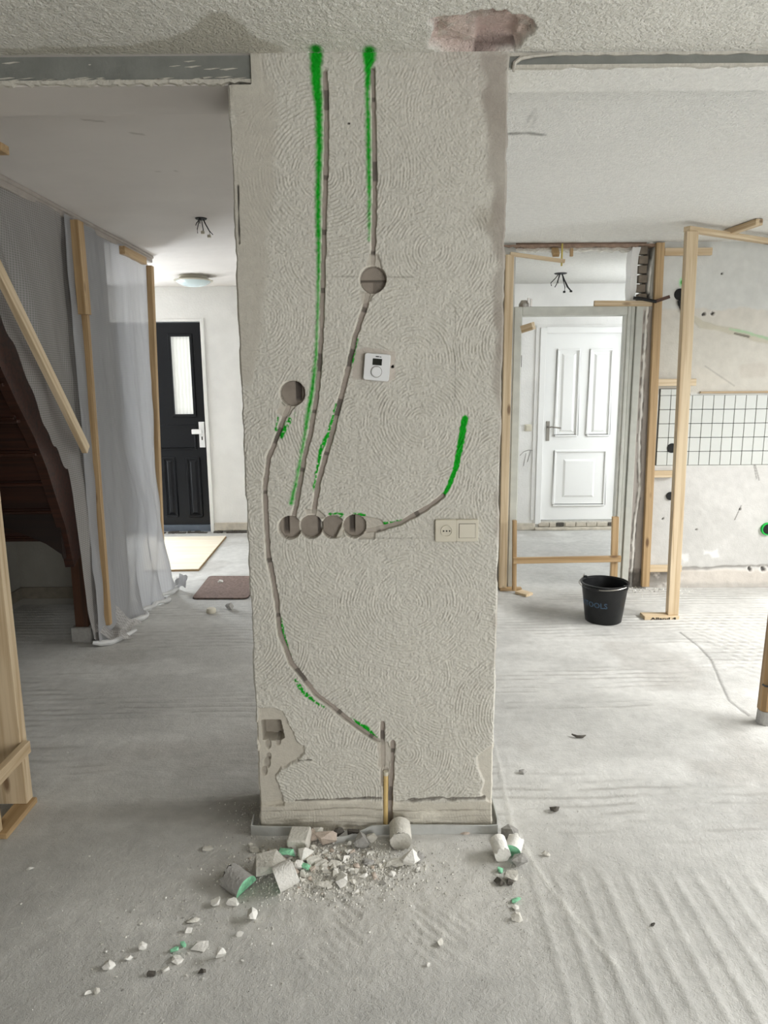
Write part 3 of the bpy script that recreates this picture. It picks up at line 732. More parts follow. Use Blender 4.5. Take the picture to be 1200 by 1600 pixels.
# ------------------------------------------------------------------ OUTER WALLS
def wall_open_y(name, y0, y1, x0, x1, openings, mat, label):
    """wall in a y-plane between x0..x1 with rectangular openings (xa, xb, za, zb)"""
    mb = MB(); xs = sorted({x0, x1, *[o[0] for o in openings], *[o[1] for o in openings]})
    for a, b in zip(xs[:-1], xs[1:]):
        op = [o for o in openings if o[0] <= a+1e-6 and o[1] >= b-1e-6]
        if not op: mb.box(a, b, y0, y1, 0, H)
        else:
            o = op[0]
            if o[2] > 0: mb.box(a, b, y0, y1, 0, o[2])
            if o[3] < H: mb.box(a, b, y0, y1, o[3], H)
    return struct(name, mb, mat, label)
def wall_open_x(name, x0, x1, y0, y1, openings, mat, label):
    mb = MB(); ys = sorted({y0, y1, *[o[0] for o in openings], *[o[1] for o in openings]})
    for a, b in zip(ys[:-1], ys[1:]):
        op = [o for o in openings if o[0] <= a+1e-6 and o[1] >= b-1e-6]
        if not op: mb.box(x0, x1, a, b, 0, H)
        else:
            o = op[0]
            if o[2] > 0: mb.box(x0, x1, a, b, 0, o[2])
            if o[3] < H: mb.box(x0, x1, a, b, o[3], H)
    return struct(name, mb, mat, label)
DX0, DX1, DZ1 = -2.70, -1.772, 2.092         # black front door
WX0, WX1, WZ0, WZ1 = 1.597, 2.40, 0.10, 1.955 # white door
wall_open_y('wall_far', FY, FY+0.2, -3.7, 3.7, [(-3.55, -2.80, 0.5, 2.25), (DX0, DX1, 0.0, DZ1), (WX0, WX1, 0.0, WZ1)], MT['white_wall'], 'white far facade wall with the black and white doors')
wall_open_x('wall_right', 3.7, 3.85, -3.6, FY, [(1.0, 4.2, 0.65, 2.25), (5.45, 6.75, 0.85, 2.15)], MT['bare_wall'], 'white side wall with the kitchen window')
wall_open_y('wall_behind', -3.6, -3.45, -2.7, 3.7, [(1.0, 3.4, 0.1, 2.2)], MT['bare_wall'], 'white garden side wall with wide glazing')
struct('wall_left', MB().box(-2.70, -2.52, -3.45, 4.74, 0, H), MT['dark_wall'], 'plain left room wall running behind the staircase')
struct('wall_shade', MB().box(-2.52, -1.50, 2.20, 2.42, 0, H), MT['dark_wall'], 'unseen wall added to shade the stairs, under the left beam end')  # unseen wall added to keep light off the space under the stairs
struct('wall_alcove', MB().box(-3.7, -1.80, 4.74, 4.84, 0, H), MT['dark_wall'], 'wall closing the dark space under the stairs')
struct('wall_hall', MB().box(-3.7, -3.6, 4.84, FY, 0, H), MT['white_wall'], 'hall side wall behind the plastic sheet')
wall_open_x('wall_partition', 0.2, 0.3, KY+0.1, FY, [(5.35, 6.9, 0.0, 2.25)], MT['white_wall'], 'partition between hall and back room, behind the stub')  # unseen opening added so back-room light reaches the hall
for i, (xa, xb, ya, yb) in enumerate([(-2.52, -1.80, 4.722, 4.74), (-2.52, -2.502, 1.5, 4.722)]):
    struct('baseboard_left' if i else 'baseboard_alcove', MB().box(xa, xb, ya, yb, 0.05, 0.13), MT['skirting_shaded'], 'dirty wooden skirting, shade painted in, along the under-stairs wall' if not i else 'dirty skirting, shade painted in, along the left wall', None, 0.004)

# ------------------------------------------------------------------ KITCHEN WALL with doorway
OX0, OX1 = 0.905, 1.787      # door frame outer edges
st = 0.006
gx = np.linspace(OX1, 3.0, int((3.0-OX1)/st)+1); gz = np.linspace(0, H, int(H/st)+1)
X, Z = np.meshgrid(gx, gz)
def pk_(pts): return [(AY(a, b, KY)[0], AY(a, b, KY)[2]) for a, b in pts]
C = np.tile(np.array(s(204, 204, 199)), X.shape+(1,)); dep = (fbm(X, Z, 12, 301)-0.5)*0.004
edge = (fbm(X, Z, 10, 302)-0.5)*0.05
mid = sstep(1.985, 1.965, Z+edge)*sstep(1.40, 1.42, Z); C = mixc(C, s(200, 195, 184), 0.85*mid); dep += 0.003*mid
C = mixc(C, s(212, 206, 196), 0.5*mid*sstep(0.5, 0.7, fbm(X, Z, 3, 303)))
low = sstep(0.90, 0.88, Z); C = mixc(C, s(196, 194, 190), 0.8*low); C *= (1-0.10*low*(fbm(X, Z, 5, 304)))[..., None]
C = mixc(C, s(208, 206, 202), 0.6*low*sstep(0.52, 0.66, fbm(X+3, Z, 2.3, 305)))
basez = 0.135+0.02*(fbm(X, Z, 8, 306)-0.5)
bs = sstep(basez+0.01, basez-0.01, Z); C = mixc(C, s(200, 192, 182), 0.8*bs); dep -= 0.012*bs*(0.7+0.6*fbm(X, Z, 14, 307))
d = np.abs(Z-basez-0.01+0.012*np.sin(X*4)); m = sstep(0.016, 0.004, d+0.01*(vnoise(X, Z, 25, 308)-0.4)); C = mixc(C, s(122, 118, 112), 0.7*m); dep += 0.006*m
m = bs*sstep(2.25, 2.0, X)*sstep(0.35, 0.55, fbm(X, Z, 14, 309)); C = mixc(C, s(108, 104, 98), 0.8*m); dep += 0.01*m
m = sstep(0.05, 0.02, Z+0.03*(fbm(X, Z, 9, 310)-0.5)); C = mixc(C, s(164, 160, 154), 0.6*m)
# strip of bare plaster between door frame and first post, with ragged foam joint
colm = sstep(1.905, 1.885, X); C = mixc(C, s(176, 167, 160), 0.8*colm*sstep(2.0, 1.96, Z))
d = np.abs(X-(OX1+0.028+0.012*(fbm(X*0, Z, 9, 312)-0.5)+0.02*sstep(1.0, 0.7, Z)*sstep(0.45, 0.7, Z))); m = sstep(0.012, 0.004, d+0.012*(vnoise(X, Z, 30, 313)-0.5)); C = mixc(C, s(240, 238, 232), 0.95*m); dep -= 0.008*m
m = sstep(0.006, 0.002, np.abs(d-0.013))*sstep(0.4, 0.6, vnoise(X*2, Z, 20, 314)); C = mixc(C, s(84, 80, 74), 0.7*m)
m = sstep(0.16, 0.10, Z+0.03*(fbm(X, Z, 12, 315)-0.5))*sstep(1.92, 1.89, X); C = mixc(C, s(84, 80, 74), 0.75*m); dep += 0.012*m
# exposed brick pocket beside the transom
pocket = soft_poly(X+(vnoise(X, Z, 18, 316)-0.5)*0.02, Z, [(1.70, 2.02), (1.83, 2.03), (1.815, 2.15), (1.82, 2.30), (1.845, 2.40), (1.70, 2.42)], 0.006); dep += 0.05*pocket; C = mixc(C, s(70, 64, 58), 0.9*pocket)
# tile bed, recessed joints
TX0, TZ0, TW, TH_ = 1.942, 0.905, 0.0755, 0.0985
tb = ((X > TX0-0.008) & (Z > TZ0-0.004) & (Z < TZ0+5*TH_)) | ((X > TX0-0.008) & (X < TX0+2.4*TW) & (Z >= TZ0+5*TH_) & (Z < TZ0+5.45*TH_))
C = mixc(C, s(66, 68, 66), tb.astype(float)*1.0); dep = np.where(tb, 0.001, dep)
# filled chase and green spray
d, _, _ = poly_dist(X, Z, pk_([(1086, 499), (1096, 507), (1125, 513), (1155, 520), (1185, 529), (1215, 538)])); m = sstep(0.022, 0.016, d+(vnoise(X, Z, 20, 318)-0.5)*0.012); C = mixc(C, s(190, 184, 166), 0.8*m); dep -= 0.004*m
d2, _, _ = poly_dist(X, Z, pk_([(1140, 514), (1165, 519), (1185, 525), (1215, 533)])); m2 = sstep(0.014, 0.004, d2+0.01*(vnoise(X, Z, 40, 319)-0.4)); C = mixc(C, s(150, 196, 150), 0.6*m2)
d2, _, _ = poly_dist(X, Z, pk_([(1148, 521), (1170, 526)])); m2 = sstep(0.010, 0.004, d2); C = mixc(C, s(70, 66, 58), 0.7*m2); dep += 0.006*m2
q = pk_([(1065, 441)])[0]; dd = np.hypot(X-q[0], (Z-q[1])*0.6); C = mixc(C, s(150, 226, 150), 0.7*sstep(0.024, 0.010, dd)); C = mixc(C, GREEN, sstep(0.010, 0.005, dd))
for (a, b, r_) in ((1100, 491, 2.2), (1114, 490, 2.5), (1036, 811, 0.9), (1088, 828, 0.9), (1171, 889, 3), (1192, 889, 3.5), (1156, 795, 1.5), (1128, 428, 1.0)):
    q = pk_([(a, b)])[0]; dd = np.hypot(X-q[0], Z-q[1])+(vnoise(X, Z, 90, 320)-0.5)*0.01; m = sstep(r_/225*1.4, r_/225*0.7, dd); C = mixc(C, s(48, 44, 42), 0.9*m); dep += 0.015*m
    if r_ > 2: m = sstep(r_/225*2.4, r_/225*1.6, dd)*(1-m); C = mixc(C, s(222, 218, 212), 0.4*m)
for pg, cc, a in (([(1098, 858), (1108, 862), (1122, 858), (1122, 870), (1112, 870), (1108, 866), (1099, 866)], s(226, 226, 224), .8), ([(1064, 868), (1076, 865), (1078, 878), (1066, 880)], s(226, 226, 224), .7), ([(1088, 570), (1112, 580), (1140, 596), (1096, 612), (1090, 606)], s(206, 200, 188), .5), ([(1155, 572), (1178, 566), (1200, 570), (1200, 588), (1160, 590)], s(184, 174, 162), .3)):
    m = soft_poly(X+(vnoise(X, Z, 30, 322)-0.5)*0.02, Z+(vnoise(X, Z, 30, 323)-0.5)*0.02, pk_(pg), 0.012); C = mixc(C, cc, a*m)
for ln, a in (([(1158, 790), (1148, 812)], .7), ([(1102, 572), (1148, 603)], .35), ([(1180, 727), (1186, 750)], .6), ([(1178, 727), (1182, 748)], .6)):
    d, _, _ = poly_dist(X, Z, pk_(ln)); C = mixc(C, s(90, 86, 80), a*sstep(0.006, 0.002, d))
P = np.stack([X, KY+dep, Z], -1)
kc = tuple(s(200, 198, 190))
ex = quad_extra([(OX1, 3.0, KY+0.07, KY+0.1, 0, H, kc), (2.99, 3.7, KY, KY+0.1, 0, H, kc), (0.2, OX0, KY, KY+0.1, 0, H, kc), (OX0, OX1, KY, KY+0.1, 2.405, H, tuple(s(150, 128, 112))), (OX1-0.005, OX1+0.005, KY+0.004, KY+0.1, 0, 2.0, kc)])
kw = put('wall_back', grid_mesh('wall_back', P, C, MT['wallpaint'], ex))
tag(kw, 'stripped grey kitchen wall with tiles, sockets and patched plaster', None, None, 'structure')
# lintel crust above the doorway
mbx = ragged(OX0-0.1, OX1+0.06, 2.393, 2.408, KY-0.012, KY+0.1, 15, 40, True, 0.006)
part('lintel_edge', mbx, plain('brown_broken_lintel', s(150, 128, 112), 0.95, 0.2, 30, [(60, 0.006, 4.0)]), kw)
mbx = ragged(OX0, OX1-0.09, 2.376, 2.393, KY+0.03, KY+0.1, 16, 36, True, 0.008)
part('lintel_plaster', mbx, MT['plaster_smear'], kw)
# wall tiles, each one laid
tme = MB().box(0.0018, TW-0.0022, -0.0075, 0, 0.0018, TH_-0.0022).mesh('tile', MT['tile'], False, 0.0012)
tmh = MB().box(0.0008, TW-0.0012, -0.0075, 0, 0.0008, 0.45*TH_-0.0012).mesh('tile_cut', MT['tile'], False, 0.0012)
rt_ = random.Random(9)
for j in range(5):
    for i in range(14):
        o = put('tile', tme, kw, (TX0+i*TW, KY+0.001+rt_.uniform(-.0008, .0005), TZ0+j*TH_)); o.rotation_euler = (rt_.uniform(-.006, .006), 0, rt_.uniform(-.008, .008))
for i in range(2):
    put('tile', tmh, kw, (TX0+i*TW, KY+0.001, TZ0+5*TH_))
part('tile_trim', MB().box(2.22, 3.0, KY-0.012, KY+0.004, TZ0+5*TH_+0.012, TZ0+5*TH_+0.026), wood('tile_trim_wood', s(190, 170, 140), s(150, 126, 96), 0.7, False), kw, 'thin wooden strip above the tiles')
mb = MB(); mb.prism([(2.10, 1.40), (2.155, 1.40), (2.135, 1.455), (2.105, 1.46)], 'y', KY-0.006, KY+0.004); part('mortar_patch', mb, MT['rubble_grey'], kw)
# bricks in the pocket
r4 = random.Random(2)
for k in range(6):
    z0 = 2.035+k*0.062
    mb = MB().box(1.742+r4.uniform(-.01, .012), 1.80+r4.uniform(0, .015), KY+0.012, KY+0.06, z0, z0+0.052)
    part('brick', mb, MT['brick'], kw, bevel=0.003)
mb = MB(); zz = [2.0, 2.06, 2.12, 2.2, 2.28, 2.34, 2.39]; r4 = random.Random(8)
pl = [(1.692+r4.uniform(-.004, .004), q) for q in zz]; prr = [(1.735+r4.uniform(-.012, .014), q) for q in reversed(zz)]; prr[0] = (1.752, 2.39)
mb.prism(pl+prr, 'y', KY+0.0, KY+0.1); part('plaster_reveal', mb, MT['white_wall'], kw, 'white plaster reveal beside the transom')

# steel door frame
df = empty('trim_1', (1.35, KY, 0), 'aged white steel door frame with an open transom above', None); df['kind'] = 'structure'
for nm, mb in (('jamb', MB().box(OX0, OX0+0.055, KY-0.008, KY+0.11, 0.0, 2.005)), ('jamb', MB().box(OX1-0.048, OX1, KY-0.014, KY+0.025, 0.0, 2.005)), ('jamb', MB().box(OX1-0.078, OX1-0.050, KY-0.002, KY+0.025, 0.0, 2.005)), ('jamb', MB().box(OX1-0.105, OX1-0.080, KY-0.010, KY+0.025, 0.0, 2.005)),
               ('jamb', MB().box(OX1-0.075, OX1-0.0, KY+0.025, KY+0.11, 0, 2.005)),
               ('transom_bar', MB().box(OX0+0.055, OX1-0.105, KY-0.008, KY+0.11, 1.945, 2.005))):
    part(nm, mb, MT['frame_paint'], df, None, 0.004)
part('stop', MB().box(OX0+0.055, OX0+0.067, KY+0.05, KY+0.11, 0, 1.945), MT['frame_paint'], df)
part('stop', MB().box(OX1-0.12, OX1-0.105, KY+0.0, KY+0.05, 0, 1.945), MT['frame_paint'], df)
part('hinge', MB().box(OX0+0.053, OX0+0.060, KY+0.0, KY+0.02, 1.60, 1.68), MT['rubble_dark'], df)
part('hinge', MB().box(OX0+0.053, OX0+0.060, KY+0.0, KY+0.02, 0.30, 0.38), MT['rubble_dark'], df)
part('strike_plate', MB().box(OX1-0.106, OX1-0.10, KY-0.01, KY-0.006, 0.98, 1.06), MT['chrome'], df)
part('jamb_foot', MB().box(OX1-0.10, OX1+0.01, KY-0.01, KY+0.1, 0, 0.06), MT['rubble'], df, bevel=0.012)

# ------------------------------------------------------------------ DOORS
def rect(pl_, pr_, pt, pb, Y_):
    ym = (pt+pb)/2; xm = (pl_+pr_)/2
    return AY(pl_, ym, Y_)[0], AY(pr_, ym, Y_)[0], AY(xm, pb, Y_)[2], AY(xm, pt, Y_)[2]
def ring(mb, x0, x1, z0, z1, y0, y1, w, mi=0):
    mb.box(x0, x1, y0, y1, z0, z0+w, mi); mb.box(x0, x1, y0, y1, z1-w, z1, mi); mb.box(x0, x0+w, y0, y1, z0+w, z1-w, mi); mb.box(x1-w, x1, y0, y1, z0+w, z1-w, mi)
    return mb
def raised(x0, x1, z0, z1, y, e=0.03, h=0.012):
    """bevelled field panel standing proud of plane y towards the viewer"""
    mb = MB(); mb.v = [(x0,y,z0),(x1,y,z0),(x1,y,z1),(x0,y,z1),(x0+e,y-h,z0+e),(x1-e,y-h,z0+e),(x1-e,y-h,z1-e),(x0+e,y-h,z1-e)]
    mb.f = [(4,5,6,7),(0,1,5,4),(1,2,6,5),(2,3,7,6),(3,0,4,7),(0,3,2,1)]; mb.mi = [0]*6
    return mb
YD = FY+0.03
bd = empty('door_1', (-2.24, YD, 0), 'black panelled front door with a tall narrow glazed light', None); bd['kind'] = 'structure'
gx0, gx1, gz0, gz1 = rect(269.5, 299.7, 525.5, 648, YD)
mb = MB(); zbot = 0.075
mb.box(DX0, gx0, YD, YD+0.05, zbot, DZ1-0.005); mb.box(gx1, DX1, YD, YD+0.05, zbot, DZ1-0.005); mb.box(gx0, gx1, YD, YD+0.05, zbot, gz0); mb.box(gx0, gx1, YD, YD+0.05, gz1, DZ1-0.005)
part('leaf', mb, MT['black_door'], bd)
part('glazing', MB().box(gx0, gx1, YD+0.018, YD+0.03, gz0, gz1), MT['doorglass'], bd, 'pale curtained glass light')
part('glazing_bead', ring(MB(), gx0-0.025, gx1+0.025, gz0-0.025, gz1+0.025, YD-0.012, YD+0.0, 0.028), MT['black_door'], bd, bevel=0.003)
a = rect(252, 306.5, 664, 703, YD); part('mid_panel', ring(MB(), DX0+0.12, a[1], a[2], a[3], YD-0.012, YD, 0.018), MT['black_door'], bd, bevel=0.004)
for (l, r_) in ((257, 276.5), (293, 315)):
    a = rect(l, r_, 714, 808, YD); pn = part('lower_panel', ring(MB(), a[0], a[1], a[2], a[3], YD-0.014, YD, 0.02), MT['black_door'], bd, bevel=0.005)
    part('field', raised(a[0]+0.03, a[1]-0.03, a[2]+0.03, a[3]-0.03, YD, 0.022, 0.012), MT['black_door'], pn)
part('kick_rail', MB().box(DX0, DX1, YD-0.03, YD+0.02, 0.012, 0.075), MT['threshold'], bd, 'grey threshold rail', 0.004)
a = rect(311.5, 320.5, 659, 699, YD); pl_ = part('handle_plate', MB().box(a[0], a[1], YD-0.012, YD, a[2], a[3]), MT['white_metal'], bd, 'white handle plate', 0.003)
part('lever', MB().box(a[0]-0.065, a[0]+0.035, YD-0.05, YD-0.03, a[3]-0.12, a[3]-0.072), MT['white_metal'], pl_, None, 0.005)
part('lever_neck', MB().box(a[0]+0.015, a[0]+0.035, YD-0.035, YD-0.012, a[3]-0.108, a[3]-0.084), MT['white_metal'], pl_)
part('keyhole', MB().box((a[0]+a[1])/2-0.006, (a[0]+a[1])/2+0.006, YD-0.0135, YD-0.012, a[2]+0.075, a[2]+0.11), MT['black'], pl_)
ft = struct('trim_2', MB().box(DX1, DX1+0.035, FY-0.018, FY+0.05, 0, DZ1+0.03).box(DX0-0.05, DX1, FY-0.012, FY+0.03, DZ1, DZ1+0.03), MT['white_wall'], 'thin white frame round the black front door', None, 0.003)
struct('baseboard_far', MB().box(DX1+0.04, -0.1, FY-0.022, FY, 0.02, 0.10), MT['skirting'], 'crumbling white skirting right of the black door', None, 0.004)
mb = MB(); r5 = random.Random(3)
for i in range(60):
    x = r5.uniform(-2.6, -0.9); mb.box(x, x+r5.uniform(.02, .06), FY-0.045-r5.uniform(0, .02), FY-0.02, 0, r5.uniform(.008, .022))
tag(put('threshold_debris', mb.mesh('threshold_debris', MT['rubble_dark'])), 'dark mortar crumbs along the foot of the black door', 'debris', None, 'stuff')

wd = empty('door_2', (2.0, YD, 0), 'white panelled door with two tall panels above a square one', None); wd['kind'] = 'structure'
part('leaf', MB().box(WX0, WX1, YD, YD+0.045, WZ0, WZ1), MT['white_door'], wd)
for (l, r_, t, b_, l2, r2_, t2, b2) in ((868.5, 904.5, 544.6, 682.5, 877, 897, 553, 674), (919, 955, 544.6, 682, 927.5, 947.5, 553, 674), (864.5, 946, 702.6, 791, 880, 928, 718, 776)):
    a = rect(l, r_, t, b_, YD); c_ = rect(l2, r2_, t2, b2, YD)
    pn = part('panel_moulding', ring(MB(), a[0], a[1], a[2], a[3], YD-0.014, YD, 0.020), MT['white_door'], wd, bevel=0.006)
    part('panel_field', raised(c_[0]-0.005, c_[1]+0.005, c_[2]-0.005, c_[3]+0.005, YD, 0.02, 0.010), MT['white_door'], pn)
a = rect(853, 858.5, 658, 689, YD); pl_ = part('handle_plate', MB().box(a[0], a[1], YD-0.008, YD, a[2], a[3]), MT['chrome'], wd, 'brushed steel handle plate', 0.003)
mb = MB(); mb.tube([(a[0]+0.017, YD-0.008, a[3]-0.06), (a[0]+0.017, YD-0.05, a[3]-0.06), (a[0]+0.04, YD-0.055, a[3]-0.056), (a[0]+0.135, YD-0.055, a[3]-0.066)], 0.008, 8); part('lever', mb, MT['chrome'], pl_, smooth=True)
mb = MB(); F2 = FY-0.02
mb.box(WX0-0.06, WX0, F2, FY+0.05, 0.06, WZ1+0.055); mb.box(WX0, WX1+0.06, F2, FY+0.05, WZ1, WZ1+0.055); mb.box(WX1, WX1+0.06, F2, FY+0.05, 0.06, WZ1)
struct('trim_3', mb, MT['white_door'], 'white frame round the white panelled door', None, 0.004)
struct('trim_4', ragged(WX0-0.10, WX1+0.1, WZ1+0.055, WZ1+0.075, FY-0.012, FY, 21, 40, True, 0.004).prism([(WX0-0.10, 0.1), (WX0-0.062, 0.1), (WX0-0.062, WZ1+0.06), (WX0-0.10, WZ1+0.07)], 'y', FY-0.010, FY), MT['white_wall'], 'rough plaster edge round the white door frame')
th = put('threshold_blocks', MB().box(WX0-0.02, WX1+0.06, FY-0.01, FY+0.12, 0, 0.085).mesh('threshold_blocks', MT['plaster_smear']))
tag(th, 'broken whitewashed step under the white door', 'threshold')
r5 = random.Random(6); x = WX0-0.02
while x < WX1:
    w = r5.uniform(.05, .13); part('block', MB().box(x, x+w-0.012, FY-0.022, FY-0.008, 0.03+r5.uniform(0, .01), 0.075), MT['skirting'] if r5.random() > .4 else MT['rubble_dark'], th, bevel=0.004); x += w
struct('baseboard_back', MB().box(0.9, WX0-0.06, FY-0.03, FY, 0, 0.07).box(WX0-0.06, 3.0, FY-0.05, FY-0.012, 0, 0.028), MT['skirting'], 'low plaster upstand along the back room wall', None, 0.005)
a = rect(819.5, 830.5, 663, 673.5, FY); sw = empty('light_switch', ((a[0]+a[1])/2, FY, a[2]), 'small cream light switch left of the white door', 'switch')
part('plate', MB().box(a[0], a[1], FY-0.014, FY, a[2], a[3]), MT['cream_plastic'], sw, bevel=0.003)
part('rocker', MB().box(a[0]+0.012, a[1]-0.012, FY-0.019, FY-0.014, a[2]+0.012, a[3]-0.012), MT['cream_plastic'], sw, bevel=0.002)
mb = MB()
for q in ([(812, 712), (818, 706), (826, 703), (834, 704)], [(818, 728), (820, 718), (822, 708)], [(824, 722), (827, 712), (829, 704)]):
    mb.tube([AY(x, y, FY-0.001) for x, y in q], 0.0035, 5)
tag(put('wall_gouge', mb.mesh('wall_gouge', MT['rubble_grey'])), 'grey scratched gouges in the wall below the light switch', 'wall damage')

# hall ceiling lamp
lc = AZ(302, 431, H); lp = empty('ceiling_lamp', (lc[0], lc[1], H), 'round opal ceiling lamp with metal rim in the hall', 'lamp')
part('base', MB().lathe([(0.0, -0.03), (0.115, -0.03), (0.125, -0.015), (0.115, 0.0), (0, 0)], lc, 32), MT['lampmetal'], lp, smooth=True)
part('rim', MB().lathe([(0.10, -0.032), (0.165, -0.036), (0.168, -0.042), (0.16, -0.047), (0.10, -0.045)], lc, 40), MT['lampmetal'], lp, smooth=True)
part('shade', MB().lathe([(0.148, -0.045), (0.13, -0.062), (0.10, -0.078), (0.06, -0.088), (0.0, -0.091)], lc, 40), MT['lampglass'], lp, smooth=True)
def wires(px, py, label, scale, seed):
    c = AZ(px, py, H); t = empty('ceiling_wire_outlet', (c[0], c[1], H), label, 'wires')
    part('box_rim', MB().lathe([(0.0, -0.006), (0.04*scale, -0.006), (0.045*scale, 0), (0, 0)], c, 20), MT['black'], t)
    r = random.Random(seed)
    for k in range(6):
        a = r.uniform(0, 6.28); L = r.uniform(.05, .13)*scale; o = r.uniform(.02, .07)*scale
        x, y = c[0]+math.cos(a)*.012, c[1]+math.sin(a)*.012
        pts = [(x, y, H), (x+math.cos(a)*o*.4, y+math.sin(a)*o*.4, H-L*.35), (x+math.cos(a)*o, y+math.sin(a)*o, H-L*.75), (x+math.cos(a)*o*(1.6 if k % 2 else .9), y+math.sin(a)*o, H-L)]
        mb = MB().tube(pts, 0.0032*scale, 6)
        w = part('wire', mb, MT['black'], t, smooth=True)
        if k < 2: part('terminal', MB().box(pts[-1][0]-.012, pts[-1][0]+.008, pts[-1][1]-.008, pts[-1][1]+.008, pts[-1][2]-.008, pts[-1][2]+.008), MT['cream_plastic' if seed == 1 else 'black'], w, bevel=.002)
wires(314, 341, 'black loose wires hanging from the smooth hall ceiling', 0.75, 1)
wires(876, 427, 'black loose wires hanging in the room behind the doorway', 1.25, 2)

# ------------------------------------------------------------------ STAIRCASE (dark, under the sheet)
stc = empty('staircase', (-2.1, 3.9, 0), 'dark brown wooden winder staircase seen from below, behind the sheet', 'staircase')
low_e = [(2.72, 2.42), (3.12, 1.86), (3.29, 1.60), (3.41, 1.43), (3.55, 1.25), (3.65, 1.08), (3.72, 0.92), (3.80, 0.74), (3.86, 0.50)]
up_e = [(y+0.30, z_+0.16) for y, z_ in low_e[1:]]
mb = MB().prism(low_e+list(reversed(up_e))+[(3.2, 2.42)], 'x', -1.79, -1.74); part('stringer', mb, MT['mahogany'], stc)
steps = [(2.98, 2.02), (3.17, 1.85), (3.35, 1.684), (3.45, 1.515), (3.60, 1.34), (3.72, 1.165), (3.80, 0.995), (3.88, 0.83)]
for i in range(len(steps)):
    y, z1 = steps[i]; z0 = steps[i+1][1] if i+1 < len(steps) else 0.66
    o = timber('riser', (-2.52, y+0.02*0, (z0+z1)/2), (-1.78, y+0.02, (z0+z1)/2), 0.02, z1-z0+0.012, MT['mahogany'], stc)
    yb = steps[i+1][0] if i+1 < len(steps) else y+0.1
    timber('tread', (-2.52, (y+yb)/2+0.02, z0), (-1.78, (y+yb)/2+0.02, z0), abs(yb-y)+0.05, 0.03, MT['mahogany'], stc)
    mb = MB().prism([(-2.52, z0-0.012), (-1.76, z0-0.012), (-1.76, z0+0.004), (-2.52, z0+0.004)], 'y', y-0.012, y+0.02); part('nosing', mb, MT['mahogany'], stc, bevel=0.003)
lsp = [AY(a, b, 3.80) for a, b in ((-60, 806), (0, 821), (35, 834), (72, 850), (96, 866))]
mb = MB().prism([(q[0], q[2]) for q in lsp]+[(-1.768, lsp[-1][2]-0.03), (-1.768, 0.83), (lsp[0][0], 0.86)], 'y', 3.80, 3.84); part('lower_stringer', mb, MT['ebony'], stc, 'black curved lower stringer')
timber('newel_post', (-1.80, 4.06, 0.09), (-1.775, 4.02, 0.86), 0.075, 0.075, MT['newel'], stc)
part('post_foot', MB().box(-1.86, -1.74, 4.0, 4.12, 0, 0.092), MT['rubble_grey'], stc, 'grey concrete foot block', 0.006)

# ceiling rail, plastic sheets, battens
struct('trim_5', MB().box(-1.73, -1.675, 2.9, 5.43, 2.372, H).box(-1.735, -1.665, 2.9, 5.43, 2.40, H), MT['trim_white'], 'dusty white ceiling trim above the plastic sheet', None, 0.004)
def sheet(name, mat, ys, zlow, ztop, xfun, label, nz_=150, slant=0.0):
    P = np.zeros((nz_, len(ys), 3)); Fo = np.zeros((nz_, len(ys), 3)); t = np.linspace(0, 1, nz_)
    for j, y in enumerate(ys):
        zl = zlow(y); zt = ztop(y); zz = zl+(zt-zl)*t
        P[:, j, 2] = zz; P[:, j, 1] = y-(slant*(y-3.93)/1.35*(1-zz/2.385) if slant else 0); P[:, j, 0] = xfun(y, zz)
        Fo[:, j, 0] = y; Fo[:, j, 1] = zz
    me = grid_mesh(name, P, np.tile(np.array(s(200, 200, 200)), P.shape[:2]+(1,)), mat, None, True, None, Fo)
    return put(name, me)
EA = [(2.9, 2.28), (3.05, 2.10), (3.233, 1.845), (3.40, 1.55), (3.568, 1.259), (3.69, 1.16), (3.785, 1.06), (3.80, 0.85), (3.824, 0.641), (3.84, 0.27), (3.92, 0.03), (4.3, 0.02)]
def zlowA(y):
    ya = [q[0] for q in EA]; za = [q[1] for q in EA]
    return float(np.interp(y, ya, za))+0.015*math.sin(y*55)+0.01*math.sin(y*23)
def xA(y, zz):
    ya = np.full(zz.shape, y)
    return -1.684+0.010*np.sin(y*9-zz*3.0)+0.030*(fbm(ya+0.32*zz, zz*0.25, 6, 411, 2)-0.5)+0.016*np.abs(fbm(ya*1.2+0.55*zz, zz*0.1, 9, 415, 2)-0.5)
ysA = np.concatenate([np.arange(2.95, 3.76, 0.012), np.arange(3.76, 3.94, 0.003), np.arange(3.94, 4.14, 0.012)])
shA = tag(sheet('plastic_sheet', MT['foil'], ysA, zlowA, lambda y: 2.385, xA, None), 'mesh-reinforced clear plastic sheet hung along the stair side', 'plastic sheet')
def flare(zz): return np.clip(1-zz/1.1, 0, 1)**1.6
def xB(y, zz):
    t = (y-4.0)/1.2
    f = -1.668+0.006*np.sin(y*14+zz*1.5)+0.01*np.sin(y*6.3+1.0)
    fl = flare(zz)
    g_ = float(sstep(4.06, 4.3, np.array(y)))
    ya = np.full(zz.shape, y); f = f + 0.030*(fbm(ya*1.0, zz*0.35+ya*0.4, 7, 401, 3)-0.5) + 0.022*np.abs(fbm(ya-0.25*zz, zz*0.6, 5, 405, 2)-0.5)*fl*2
    return f + g_*fl*(0.02+0.075*t+0.035*np.sin(y*17+zz*3.5+0.5)) + 0.03*np.exp(-((zz-0.9+0.7*(y-4.5))/0.25)**2)*np.sin((y-4.3)*4)*g_ + 0.02*g_*fl*np.sin(y*31-zz*7)
ysB = np.arange(3.93, 5.285, 0.010)
